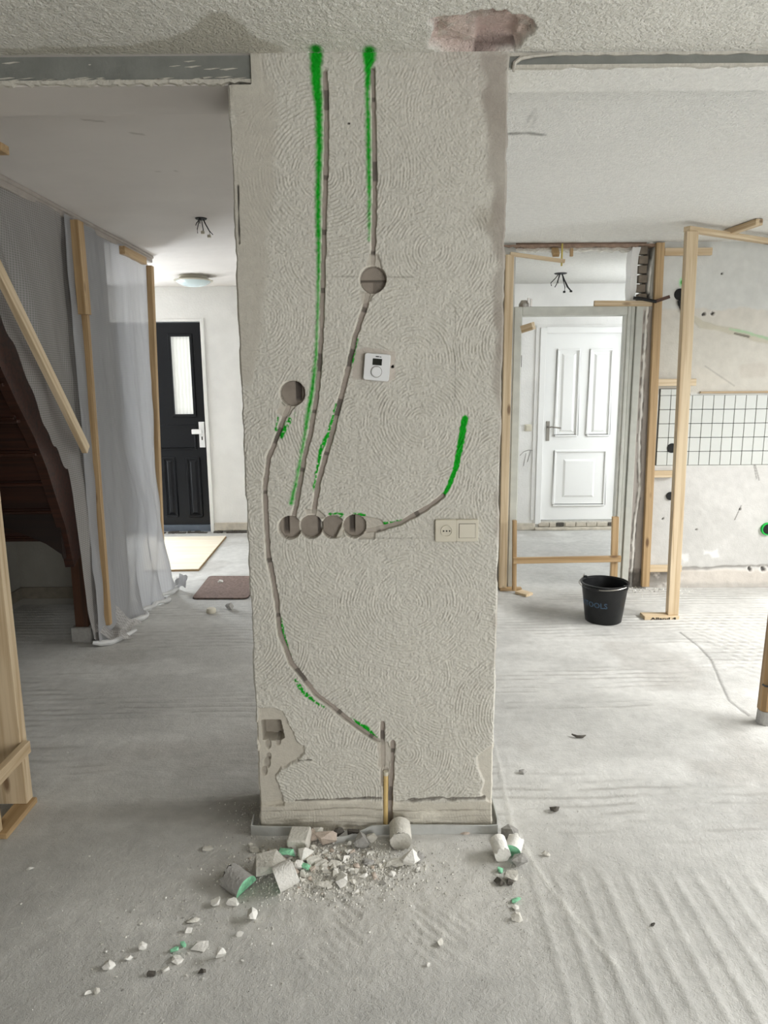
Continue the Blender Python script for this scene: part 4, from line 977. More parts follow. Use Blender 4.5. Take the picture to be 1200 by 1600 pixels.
shB = tag(sheet('plastic_sheet', MT['foil2'], ysB, lambda y: 0.012+0.006*math.sin(y*19), lambda y: 2.385 if y < 5.02 else 2.385-0.2*(y-5.02), xB, None, nz_=230, slant=0.18), 'doubled milky plastic sheet bunching onto the floor near the hall', 'plastic sheet')
# rolled hem on the floor and the turned flap
mb = MB(); pts = [(float(xB(y, np.array([0.02]))[0])+0.02+0.006*math.sin(y*40), y-0.18*(y-3.93)/1.35, 0.018) for y in np.arange(4.10, 5.28, 0.03)]
mb.tube(pts, [0.016+0.004*math.sin(i*1.7) for i in range(len(pts))], 8)
part('hem', mb, MT['foil_hem'], shB, smooth=True)
mb = MB(); pts = [(-1.70, 3.92, 0.03), (-1.66, 3.945, 0.018), (-1.61, 3.97, 0.016), (-1.56, 4.06, 0.02), (-1.53, 4.16, 0.02)]
mb.tube(pts, [0.010, 0.018, 0.018, 0.016, 0.008], 8); part('hem', mb, MT['foil_hem'], shA, smooth=True)
gxn = np.linspace(0, 1, 24); U, V = np.meshgrid(gxn, gxn)
Pf = np.stack([-1.69+0.15*U+0.02*np.sin(V*7)*U, 3.93+0.28*V+0.05*U, 0.02+0.16*(1-U)*(0.5+0.5*V)*(0.8+0.3*np.sin(V*9))+0.015*np.sin(U*9+V*6)], -1)
fo = np.stack([Pf[..., 1], Pf[..., 0]+Pf[..., 2], 0*U], -1)
o = put('floor_flap', grid_mesh('floor_flap', Pf, np.tile(np.array(s(200, 200, 200)), U.shape+(1,)), MT['foil'], None, True, None, fo), shA)
Pf = np.stack([-1.52+0.05*np.sin(U*5)+0.02*V, 5.02+0.10*U, 0.03+0.10*V*(1-0.5*U)+0.012*np.sin(U*12+V*8)], -1); fo = np.stack([Pf[..., 1], Pf[..., 2], 0*U], -1)
put('crumpled_end', grid_mesh('crumpled_end', Pf, np.tile(np.array(s(200, 200, 200)), U.shape+(1,)), MT['foil2'], None, True, None, fo), shB)

def lone(name, p0, p1, w, d, mat, label, side=(0, 1, 0)):
    return tag(timber(name, p0, p1, w, d, mat, None, side), label, 'batten')
lone('batten', (-1.640, 4.045, 1.885), (-1.640, 4.035, 2.372), 0.075, 0.045, MT['pine_dark'], 'short wide upper batten of the stair sheet, just under the trim')
lone('batten', (-1.646, 4.035, 0.10), (-1.646, 4.065, 1.885), 0.035, 0.034, MT['pine_dark'], 'long thin upright batten holding the stair sheet down to the floor')
lone('batten', (-1.630, 3.13, 2.015), (-1.630, 3.89, 1.155), 0.055, 0.03, MT['pine'], 'slanting batten nailed along the stair edge', (0, 1, 1))
lone('batten', (-1.668, 5.17, 0.35), (-1.632, 5.225, 2.32), 0.050, 0.040, MT['pine_dark'], 'upright batten at the hall end of the plastic sheet')
lone('batten', (-1.652, 4.74, 2.345), (-1.652, 5.17, 2.345), 0.035, 0.05, MT['pine_dark'], 'short level batten under the trim at the sheet top', (1, 0, 0))

# ------------------------------------------------------------------ TIMBER TRESTLES
# left foreground frame
tl = empty('timber_stand', (-1.33, 2.3, 0), 'raw pine stud frame with foot plate at the left edge', 'timber stand')
timber('post', (-1.372, 2.352, 0.022), (-1.372, 2.352, 2.3), 0.045, 0.15, MT['pine'], tl, (0, 1, 0))
timber('post', (-1.357, 2.16, 0.022), (-1.357, 2.16, 2.3), 0.045, 0.10, MT['pine'], tl, (0, 1, 0))
timber('foot_plate', (-1.315, 2.16, 0.011), (-1.315, 2.375, 0.011), 0.065, 0.022, MT['pine_dark'], tl, (1, 0, 0))
timber('cross_batten', (-1.283, 2.05, 0.235), (-1.283, 2.345, 0.24), 0.026, 0.046, MT['pine'], tl, (1, 0, 0))
timber('head_batten', (-1.60, 2.53, 2.28), (-1.243, 2.53, 2.28), 0.05, 0.028, MT['pine_dark'], tl, (0, 1, 0))
timber('head_batten', (-1.372, 2.10, 2.31), (-1.372, 2.56, 2.31), 0.07, 0.03, MT['pine_dark'], tl, (1, 0, 0))
# right trestle with lettered foot
t2 = empty('timber_stand', (1.85, 4.35, 0), 'freestanding pine post with printed foot plate beside the bucket', 'timber stand')
timber('post', (1.848, 4.37, 0.024), (1.818, 4.395, 2.36), 0.045, 0.068, MT['pine'], t2, (0, 1, 0))
fp = timber('foot_plate', (1.655, 4.365, 0.012), (1.878, 4.365, 0.012), 0.085, 0.024, MT['pine'], t2, (0, 1, 0))
timber('head_batten', (1.79, 4.395, 2.376), (2.62, 4.88, 2.376), 0.045, 0.03, MT['pine'], t2, (0, 1, 0))
timber('head_block', (2.14, 4.66, 2.399), (2.18, 4.33, 2.399), 0.045, 0.035, MT['pine'], t2, (1, 0, 0))
def text_mesh(txt, size, mat, font_bold=0.0, ext=0.0005):
    cu = bpy.data.curves.new('lettering', 'FONT'); cu.body = txt; cu.size = size; cu.extrude = ext; cu.offset = font_bold
    cu.align_x = 'CENTER'; cu.align_y = 'CENTER'; cu.resolution_u = 2
    o = bpy.data.objects.new('lettering_tmp', cu); col.objects.link(o)
    dg = bpy.context.evaluated_depsgraph_get(); dg.update()
    me = bpy.data.meshes.new_from_object(o.evaluated_get(dg)); bpy.data.objects.remove(o); bpy.data.curves.remove(cu)
    me.materials.clear(); me.materials.append(mat)
    return me
lo = put('lettering', text_mesh('Alland 4', 0.034, MT['ink'], 0.0008), t2, (1.775-1.85, 4.3215-4.35, 0.0085), (R90, 0, 0)); lo.scale = (1.45, 0.62, 1)
# wall frame with noggins
t3 = empty('timber_stand', (1.93, 5.0, 0), 'pine upright with short noggins against the tiled kitchen wall', 'timber stand')
timber('post', (1.905, 5.005, 0.02), (1.868, 5.012, 2.41), 0.032, 0.054, MT['pine_dark'], t3, (0, 1, 0))
for z_, x1 in ((2.352, 2.22), (1.487, 2.175), (0.846, 2.07), (0.152, 2.165)):
    timber('noggin', (1.90, 5.016, z_), (x1, 5.016, z_), 0.03, 0.048, MT['pine'], t3, (0, 1, 0))
mb = MB(); mb.tube([(1.70, 4.985, 2.052), (1.76, 4.982, 2.045), (1.83, 4.975, 2.03), (1.853, 4.97, 2.025)], 0.011, 8)
pbx = tag(put('crow_bar', mb.mesh('crow_bar', MT['black'], True)), 'black metal bar stub poking out beside the transom', 'bar')
timber('stub_end', (1.85, 4.968, 2.028), (1.93, 4.945, 2.055), 0.022, 0.022, MT['newel'], pbx, (0, 1, 0))
lone('batten', (1.445, 5.022, 2.022), (1.84, 5.022, 2.018), 0.025, 0.036, MT['pine'], 'short flat batten lying on the door frame transom')
# left doorway post and its foot
t4 = empty('timber_stand', (0.87, 5.0, 0), 'tall pine post left of the doorway, half behind the stub', 'timber stand')
timber('post', (0.862, 5.01, 0.02), (0.858, 5.01, 2.34), 0.042, 0.056, MT['pine'], t4, (0, 1, 0))
timber('foot_plate', (0.84, 5.002, 0.01), (1.0, 5.002, 0.01), 0.05, 0.02, MT['pine_dark'], t4, (0, 1, 0))
timber('head_batten', (0.86, 5.0, 2.345), (1.225, 4.985, 2.292), 0.028, 0.024, MT['pine'], t4, (0, 1, 0))
mb = MB().tube([(1.205, 4.985, 2.405), (1.205, 4.985, 2.262)], 0.006, 6).tube([(1.19, 4.985, 2.30), (1.225, 4.985, 2.298)], 0.004, 6)
tag(put('hanging_strap', mb.mesh('hanging_strap', MT['wire_yellow'])), 'yellow strap hanging from the lintel over the doorway', 'strap')
lone('batten', (1.17, 5.0, 2.335), (1.17, 5.05, 2.38), 0.045, 0.03, MT['pine_dark'], 'small wood block under the lintel beside the yellow strap', (1, 0, 0))
lone('batten', (1.272, 5.0, 2.325), (1.272, 5.0, 2.378), 0.02, 0.02, MT['pine_dark'], 'tiny wood peg hanging right of the yellow strap', (1, 0, 0))
# barrier across the doorway
t5 = empty('timber_barrier', (1.3, 4.93, 0), 'low pine barrier across the doorway', 'barrier')
timber('post', (0.935, 4.93, 0.02), (0.925, 4.935, 0.535), 0.035, 0.028, MT['pine_dark'], t5, (0, 1, 0))
timber('post', (1.668, 4.985, 0.0), (1.655, 4.985, 0.545), 0.03, 0.045, MT['pine_dark'], t5, (0, 1, 0))
timber('rail', (0.915, 4.905, 0.248), (1.70, 4.955, 0.242), 0.022, 0.045, MT['pine_dark'], t5, (0, 1, 0))
timber('foot_plate', (0.965, 4.93, 0.01), (1.03, 4.85, 0.01), 0.075, 0.02, MT['pine'], t5, (1, 0, 0))
# stub on the door jamb and small fixings
lone('batten', (0.962, 5.05, 1.855), (1.03, 4.985, 1.875), 0.04, 0.05, MT['pine'], 'wood stub projecting from the door jamb near its head')
mb = MB().lathe([(0.0, 0), (0.035, 0), (0.035, 0.02), (0.02, 0.045), (0, 0.045)], (0.975, KY+0.03, 2.005), 16).box(1.0, 1.012, KY+0.02, KY+0.04, 2.005, 2.065).box(1.02, 1.03, KY+0.02, KY+0.04, 2.005, 2.06)
tag(put('frame_bracket', mb.mesh('frame_bracket', MT['chrome'])), 'small metal bracket standing on the door frame corner', 'bracket')
# right edge prop
t6 = empty('timber_prop', (1.70, 2.95, 0), 'weathered brown prop with a black band at the right edge', 'prop')
mb = MB(); mb.tube([(1.69, 2.945, 0.0), (1.694, 2.945, 0.06)], 0.034, 16); part('foot', mb, MT['rubble_grey'], t6, 'grey cement-crusted foot', smooth=True)
timber('post', (1.690, 2.945, 0.05), (1.74, 2.945, 2.36), 0.06, 0.06, MT['prop'], t6, (0, 1, 0), 0.016)
timber('post', (1.748, 2.955, 0.05), (1.80, 2.955, 2.36), 0.05, 0.05, MT['pine_dark'], t6, (0, 1, 0), 0.012)
mb = MB(); mb.tube([(1.660, 2.93, 0.188), (1.662, 2.912, 0.188), (1.69, 2.908, 0.186), (1.76, 2.912, 0.184), (1.785, 2.92, 0.184)], 0.004, 6); part('band', mb, MT['black'], t6, 'black tie band', smooth=True)

# ------------------------------------------------------------------ KITCHEN WALL FITTINGS
def cup(name, px, py, r_px, label, ring_mat, y=KY, out=0.010):
    c = AY(px, py, y); r = r_px/222.0
    t = empty(name, (c[0], y, c[2]), label, 'socket box')
    pr = [(r, -out), (r*1.06, -out*0.6), (r*1.06, 0.0)]
    mb = MB().lathe([(0.0, 0.002), (r*0.88, 0.002), (r*0.88, out), (r*1.05, out), (r*1.08, 0.0)], (0, 0, 0), 20)
    mb.v = [(v[0], -v[2], v[1]) for v in mb.v]
    o = put('collar', mb.mesh('collar', [MT[ring_mat]], True), t)
    mb = MB().lathe([(0.0, 0.006), (r*0.9, 0.006), (r*0.9, out*0.92), (0, out*0.92)], (0, 0, 0), 20); mb.v = [(v[0], -v[2], v[1]) for v in mb.v]
    put('cavity', mb.mesh('cavity', MT['black_hole']), t)
    return t
cup('socket_box', 1049, 700, 7.2, 'black round socket hole drilled through the white tiles', 'black_hole')
cup('socket_box', 1047, 775, 6.2, 'black round socket hole in plaster below the tiles', 'black_hole')
jb = cup('junction_box', 1062, 460, 8.0, 'dark junction box with stub wires under the green dot', 'black_hole')
c = AY(1062, 460, KY)
for k, q in enumerate(([(1062, 468), (1063, 480), (1066, 488)], [(1064, 466), (1067, 478), (1068, 486)], [(1066, 458), (1072, 452), (1073, 448)], [(1060, 470), (1062, 478)], [(1068, 460), (1073, 462), (1075, 470)])):
    part('wire', MB().tube([AY(x, y, KY-0.014-0.004*k) for x, y in q], 0.008, 6), MT['black'], jb, smooth=True)
cup('pipe_outlet', 1198, 826, 9.5, 'bright green ringed pipe outlet at the right edge of the wall', 'green_bright', out=0.02)

# ------------------------------------------------------------------ STUB FITTINGS: thermostat, socket, switch, conduit
c = AY(589, 574, PY); th_ = empty('thermostat', (c[0], PY-0.002, c[2]), 'white square room thermostat with dial, hanging slightly tilted', 'thermostat')
th_.rotation_euler = (0, math.radians(5.0), 0)
def rbox(w, h, y0, y1, e, taper=0.0):
    mb = MB(); pts = []
    for sx, sz, a0 in ((1, 1, 0), (-1, 1, 90), (-1, -1, 180), (1, -1, 270)):
        for k in range(5):
            a = math.radians(a0+k*22.5); pts.append((sx*(w/2-e)+e*math.cos(a), sz*(h/2-e)+e*math.sin(a)))
    n = len(pts); base = 0
    mb.v = [(p[0], y1, p[1]) for p in pts]+[(p[0], y0+0.003, p[1]) for p in pts]+[(p[0]*0.955, y0, p[1]*0.955) for p in pts]
    mb.f = [tuple(reversed(range(n))), tuple(range(2*n, 3*n))]; mb.mi = [0, 0]
    for L in (0, 1):
        for i in range(n): j = (i+1) % n; mb.f.append((L*n+i, L*n+j, (L+1)*n+j, (L+1)*n+i)); mb.mi.append(0)
    return mb
put('housing', rbox(0.078, 0.080, -0.024, 0.0, 0.007).mesh('housing', MT['white_plastic'], True), th_)
put('display', MB().box(-0.014, 0.014, -0.0255, -0.0235, 0.006, 0.025).mesh('display', MT['screen'], False, 0.0006), th_)
mb = MB().lathe([(0.0, 0.006), (0.0135, 0.006), (0.0150, 0.004), (0.0155, 0.0), (0, 0)], (0, 0, 0), 28); mb.v = [(v[0]-0.001, -0.0235-v[2], v[1]-0.0135) for v in mb.v]
put('dial', mb.mesh('dial', MT['white_plastic'], True), th_)
mb = MB().lathe([(0.0160, 0.0), (0.0175, 0.0), (0.0175, 0.0012), (0.0160, 0.0012)], (0, 0, 0), 28); mb.v = [(v[0]-0.001, -0.0237-v[2]*0.5, v[1]-0.0135) for v in mb.v]
put('dial_ring', mb.mesh('dial_ring', MT['rubble_grey'], True), th_)
mb = MB().box(-0.006, 0.004, -0.0245, -0.0238, 0.0295, 0.0325).box(0.0055, 0.011, -0.0245, -0.0238, 0.0295, 0.0315); put('maker_mark', mb.mesh('maker_mark', MT['ink']), th_)
a = rect(679.5, 713, 811, 845.5, PY); b_ = rect(712, 746.5, 811, 845.5, PY)
so = empty('wall_socket', ((a[0]+a[1])/2, PY, a[2]), 'cream square wall socket low on the stub', 'socket')
wd_ = (a[1]-a[0]); hh = a[3]-a[2]; cx, cz = (a[0]+a[1])/2+0.002, (a[2]+a[3])/2
mb = rbox(wd_, hh, -0.010, 0.003, 0.004); mb.v = [(v[0]+(a[0]+a[1])/2, v[1]+PY-0.003, v[2]+cz) for v in mb.v]; part('frame', mb, MT['cream_plastic'], so, smooth=True)
mb = MB().lathe([(0.0, 0.0), (0.0155, 0.0), (0.0165, 0.003), (0.0185, 0.003), (0.0190, 0.0), (0.0185, -0.002), (0, -0.002)], (0, 0, 0), 28); mb.v = [(v[0]+cx, PY-0.0132-v[2], v[1]+cz) for v in mb.v]
part('insert', mb, MT['cream_plastic'], so, smooth=True)
for k in (-1, 0, 1):
    mb = MB().lathe([(0.0, 0.0), (0.0024, 0.0), (0.0024, 0.001), (0, 0.001)], (0, 0, 0), 12); mb.v = [(v[0]+cx+k*0.0095, PY-0.0138-v[2], v[1]+cz) for v in mb.v]; part('pin_hole', mb, MT['ink'], so)
sw = empty('rocker_switch', ((b_[0]+b_[1])/2, PY, b_[2]), 'cream rocker switch right of the wall socket', 'switch')
mb = rbox(b_[1]-b_[0], hh, -0.010, 0.003, 0.004); mb.v = [(v[0]+(b_[0]+b_[1])/2, v[1]+PY-0.003, v[2]+cz) for v in mb.v]; part('frame', mb, MT['cream_plastic'], sw, smooth=True)
sx, sz = (b_[0]+b_[1])/2, cz
part('rocker_gap', MB().box(sx-0.0262, sx+0.0262, PY-0.0136, PY-0.0130, sz-0.0232, sz+0.0232), MT['rubble_dark'], sw)
mb = MB(); mb.prism([(PY-0.0132, sz-0.022), (PY-0.0172, sz-0.022), (PY-0.0150, sz+0.022), (PY-0.0132, sz+0.022)], 'x', sx-0.025, sx+0.025); part('rocker', mb, MT['cream_plastic'], sw, bevel=0.001)
p_ = AY(603, 1210, PY+0.004); q_ = AY(602.5, 1289, PY+0.004)
cd = empty('conduit_pipe', (q_[0], q_[1], 0), 'cream plastic conduit standing in the wall slot', 'pipe')
part('tube', MB().tube([(q_[0], PY+0.006, 0.005), (q_[0]+0.001, PY+0.005, q_[2]+0.06), (p_[0], PY+0.004, p_[2])], 0.0078, 14), MT['pipe'], cd, smooth=True)
part('collar', MB().tube([(p_[0], PY+0.004, p_[2]-0.002), (p_[0], PY+0.004, p_[2]+0.012)], 0.0086, 14), MT['cream_plastic'], cd, 'pale cut end', smooth=True)

# perimeter foam strip along the foot of the stub
path = [(-0.462, 2.24), (-0.458, 2.172), (-0.40, 2.168), (-0.33, 2.170), (-0.27, 2.166), (-0.235, 2.152), (-0.20, 2.132), (-0.165, 2.122), (-0.13, 2.134), (-0.09, 2.158), (-0.05, 2.168), (0.05, 2.170), (0.2, 2.170), (0.34, 2.170), (0.376, 2.172), (0.382, 2.20), (0.383, 2.40)]
mb = MB(); th4 = 0.005; n = len(path)
outp = []; inp = []
for i, (x, y) in enumerate(path):
    x0, y0 = path[max(i-1, 0)]; x1, y1 = path[min(i+1, n-1)]; L = math.hypot(x1-x0, y1-y0); nx, ny = (y1-y0)/L, -(x1-x0)/L
    outp.append((x+nx*th4/2, y+ny*th4/2)); inp.append((x-nx*th4/2, y-ny*th4/2))
for i in range(n):
    h = 0.034+0.003*math.sin(i*1.3)-(0.010 if 5 <= i <= 9 else 0)
    mb.v += [(outp[i][0], outp[i][1], 0), (outp[i][0], outp[i][1], h), (inp[i][0], inp[i][1], h), (inp[i][0], inp[i][1], 0)]
for i in range(n-1):
    for k in range(4): k2 = (k+1) % 4; mb.f.append((i*4+k, (i+1)*4+k, (i+1)*4+k2, i*4+k2)); mb.mi.append(0)
mb.f += [(0, 1, 2, 3), ((n-1)*4+3, (n-1)*4+2, (n-1)*4+1, (n-1)*4)]; mb.mi += [0, 0]
tag(put('edge_strip', mb.mesh('edge_strip', MT['foam'], True)), 'grey foam edge strip wrapped round the foot of the stub', 'foam strip')

# ------------------------------------------------------------------ BUCKET
bk = AZ(943, 966, 0); bx, by = 1.395, 4.335
bu = empty('bucket', (bx, by, 0), 'black builder bucket standing on the floor near the doorway', 'bucket')
part('body', MB().lathe([(0.0, 0.008), (0.108, 0.008), (0.137, 0.246), (0.141, 0.250), (0.141, 0.254), (0.150, 0.254), (0.151, 0.246), (0.146, 0.240), (0.1415, 0.236), (0.136, 0.19), (0.112, 0.003), (0.109, 0.0), (0, 0)], (bx, by, 0), 48), MT['bucket'], bu, smooth=True)
for a in (math.radians(128), math.radians(-52)):
    x, y = bx+0.150*math.cos(a), by+0.150*math.sin(a)
    part('lug', MB().box(x-0.014, x+0.014, y-0.010, y+0.010, 0.232, 0.262), MT['bucket'], bu, bevel=0.004)
mb = MB(); pts = []
a0, a1 = math.radians(128), math.radians(-52)
for k in range(25):
    t = k/24; ang = a0+(math.radians(308)-a0)*t     # lies down along the near-left rim
    pts.append((bx+0.157*math.cos(ang), by+0.157*math.sin(ang), 0.252-0.016*math.sin(t*math.pi)+(0.018 if k == 0 else 0)))
mb.tube(pts, 0.0035, 7); part('handle', mb, MT['chrome'], bu, 'thin steel carrying handle', smooth=True)
part('handle_grip', MB().tube(pts[9:16], 0.0075, 8), MT['black'], bu, smooth=True)
me = text_mesh('XTOOLS', 0.052, MT['bucket_print'], 0.0012, 0.0)
co = np.zeros(len(me.vertices)*3, np.float32); me.vertices.foreach_get('co', co); co = co.reshape(-1, 3)
zc = 0.128; rr = 0.112+(0.136-0.112)*((zc+co[:, 1])-0.003)/0.187+0.0012
ang = math.radians(-90-36-13.0)+co[:, 0]*0.92/rr
me.vertices.foreach_set('co', np.stack([rr*np.cos(ang), rr*np.sin(ang), zc+co[:, 1]*0.95-0.0*co[:, 0]], -1).astype(np.float32).ravel()); me.update()
put('lettering', me, bu)

# ------------------------------------------------------------------ HALL FLOOR ITEMS
pb = [AZ(*q)[:2] for q in [(225, 842), (353, 840), (310, 892), (225, 894)]]
hb = empty('floor_panel', (pb[2][0], pb[2][1], 0), 'pale wooden board lying in front of the black door', 'board')
part('top', MB().prism(pb, 'z', 0.004, 0.018), MT['ply'], hb)
part('edge', MB().prism([(x*1.0+(0.004 if i in (1, 2) else 0), y-(0.004 if i > 1 else 0)) for i, (x, y) in enumerate(pb)], 'z', 0.0, 0.012), MT['ply_edge'], hb)
pm = [AZ(*q)[:2] for q in [(327, 902), (412, 902), (386, 936.5), (300, 936.5)]]
mb = MB(); cxm = sum(p[0] for p in pm)/4; cym = sum(p[1] for p in pm)/4; rp_ = []
for i in range(4):
    p = Vector(pm[i]); a = Vector(pm[i-1]); b = Vector(pm[(i+1) % 4])
    for k in range(4):
        t = k/3; r = 0.035; q = (p+(a-p).normalized()*r)*(1-t)**2+p*2*t*(1-t)+(p+(b-p).normalized()*r)*t**2; rp_.append((q.x, q.y))
mo = empty('doormat', (cxm, cym, 0), 'brown pile doormat with plaster bits on it', 'doormat')
part('pile', MB().prism(rp_, 'z', 0.003, 0.012), MT['mat'], mo)
part('backing', MB().prism([(cxm+(x-cxm)*1.012, cym+(y-cym)*1.012) for x, y in rp_], 'z', 0.0, 0.004), MT['black'], mo)
c = AZ(330, 957); tag(put('plastic_plug', MB().lathe([(0, 0.0), (0.032, 0.0), (0.034, 0.004), (0.030, 0.026), (0.026, 0.030), (0.0, 0.028)], c, 24).mesh('plastic_plug', MT['cream_plastic'], True)), 'small cream plastic cap on the floor near the doormat', 'cap')

# ------------------------------------------------------------------ RUBBLE
def chunk_mesh(seed, sx, sy, sz, mats, n=12, flat=0.0, green_dir=None):
    r = random.Random(seed); bm = bmesh.new()
    for i in range(n):
        v = Vector((r.gauss(0, 1), r.gauss(0, 1), r.gauss(0, 1))).normalized()*r.uniform(.85, 1.0)
        bm.verts.new((v.x*sx/2, v.y*sy/2, v.z*sz/2))
    res = bmesh.ops.convex_hull(bm, input=bm.verts)
    bmesh.ops.delete(bm, geom=[g for g in res['geom_interior'] if isinstance(g, bmesh.types.BMVert)], context='VERTS')
    bm.normal_update()
    zmin = min(v.co.z for v in bm.verts)
    for v in bm.verts: v.co.z -= zmin
    me = bpy.data.meshes.new('chunk')
    if green_dir is not None:
        g = Vector(green_dir).normalized()
        for f in bm.faces: f.material_index = 1 if f.normal.dot(g) > 0.62 else 0
    bm.to_mesh(me); bm.free()
    for m_ in mats: me.materials.append(m_)
    return me
def chunk(px, py, wpx, hpx, mat, label, seed, group=None, green=None, name='plaster_chunk', cat='rubble', flatz=None, rz=None, z0=0.0):
    c = AZ(px, py, 0); sc = c[1]/1080.0*1.06
    w = wpx*sc*1.42; h = hpx*sc*1.4
    dy = min(w, h)*1.0; dz_ = h*0.82 if flatz is None else flatz
    mats = [MT[mat]]+([MT['green']] if green else [])
    o = put(name, chunk_mesh(seed, w, dy, dz_, mats, 13, 0, green), None, (c[0], c[1], z0+floor_z(c[0], c[1])-0.0015))
    o.rotation_euler = (0, 0, rz if rz is not None else 0)
    return tag(o, label, cat, group)
def core(name, base, axis, R_, L, mats, label, seed, half=False, rough=0.004, roll=0.0):
    """drill core: a cylinder (or lengthwise half) with a broken end"""
    r = random.Random(seed); n = 28; ax = Vector(axis).normalized()
    a = ax.cross(Vector((0, 0, 1))).normalized(); c = a.cross(ax)
    if half: ths = [roll+math.pi*k/(n-1) for k in range(n)]
    else: ths = [2*math.pi*k/n for k in range(n)]
    mb = MB(); rings = 5
    for i in range(rings):
        t = L*i/(rings-1)
        for th in ths:
            jt = (r.uniform(-rough, rough)*1.5 if i == rings-1 else 0); jr = R_+r.uniform(-rough, rough)*0.15
            mb.v.append(tuple(ax*(t+jt)+(a*math.cos(th)+c*math.sin(th))*jr))
    m = len(ths)
    for i in range(rings-1):
        for k in range(m if not half else m-1):
            k2 = (k+1) % m; mb.f.append((i*m+k, i*m+k2, (i+1)*m+k2, (i+1)*m+k)); mb.mi.append(0)
        if half: mb.f.append((i*m+m-1, i*m, (i+1)*m, (i+1)*m+m-1)); mb.mi.append(0)
    mb.f.append(tuple(reversed(range(m)))); mb.mi.append(1 if len(mats) > 1 else 0)
    mb.f.append(tuple((rings-1)*m+k for k in range(m))); mb.mi.append(0)
    zmin = min(v[2] for v in mb.v); mb.v = [(v[0], v[1], v[2]-zmin) for v in mb.v]
    o = put(name, mb.mesh(name, [MT[q] for q in mats], True), None, (base[0], base[1], floor_z(base[0], base[1])-0.001))
    return tag(o, label, 'drill core')
b0 = AZ(614, 1300); core('drill_core', (0.045, 2.155), (0.02, -0.95, -0.10), 0.036, 0.075, ['rubble'], 'whole round plaster drill core lying against the foam strip', 1)
core('drill_core', (-0.425, 1.905), (-0.75, 0.55, 0.12), 0.040, 0.075, ['rubble_grey', 'green'], 'grey half core with a green face at the left end of the heap', 2, True, roll=0.15)
core('drill_core', (-0.335, 1.905), (0.86, 0.35, 0.25), 0.038, 0.060, ['rubble_white', 'green'], 'white drill core showing a round green face, front of the heap', 3)
core('drill_core', (0.362, 2.082), (0.12, -0.9, -0.22), 0.026, 0.06, ['rubble_white'], 'small white core beside the grey slab right of the stub', 4)
core('drill_core', (0.405, 2.045), (0.35, 0.8, 0.25), 0.026, 0.045, ['rubble_white', 'green'], 'green-faced core stub in the small pile right of the stub', 5)
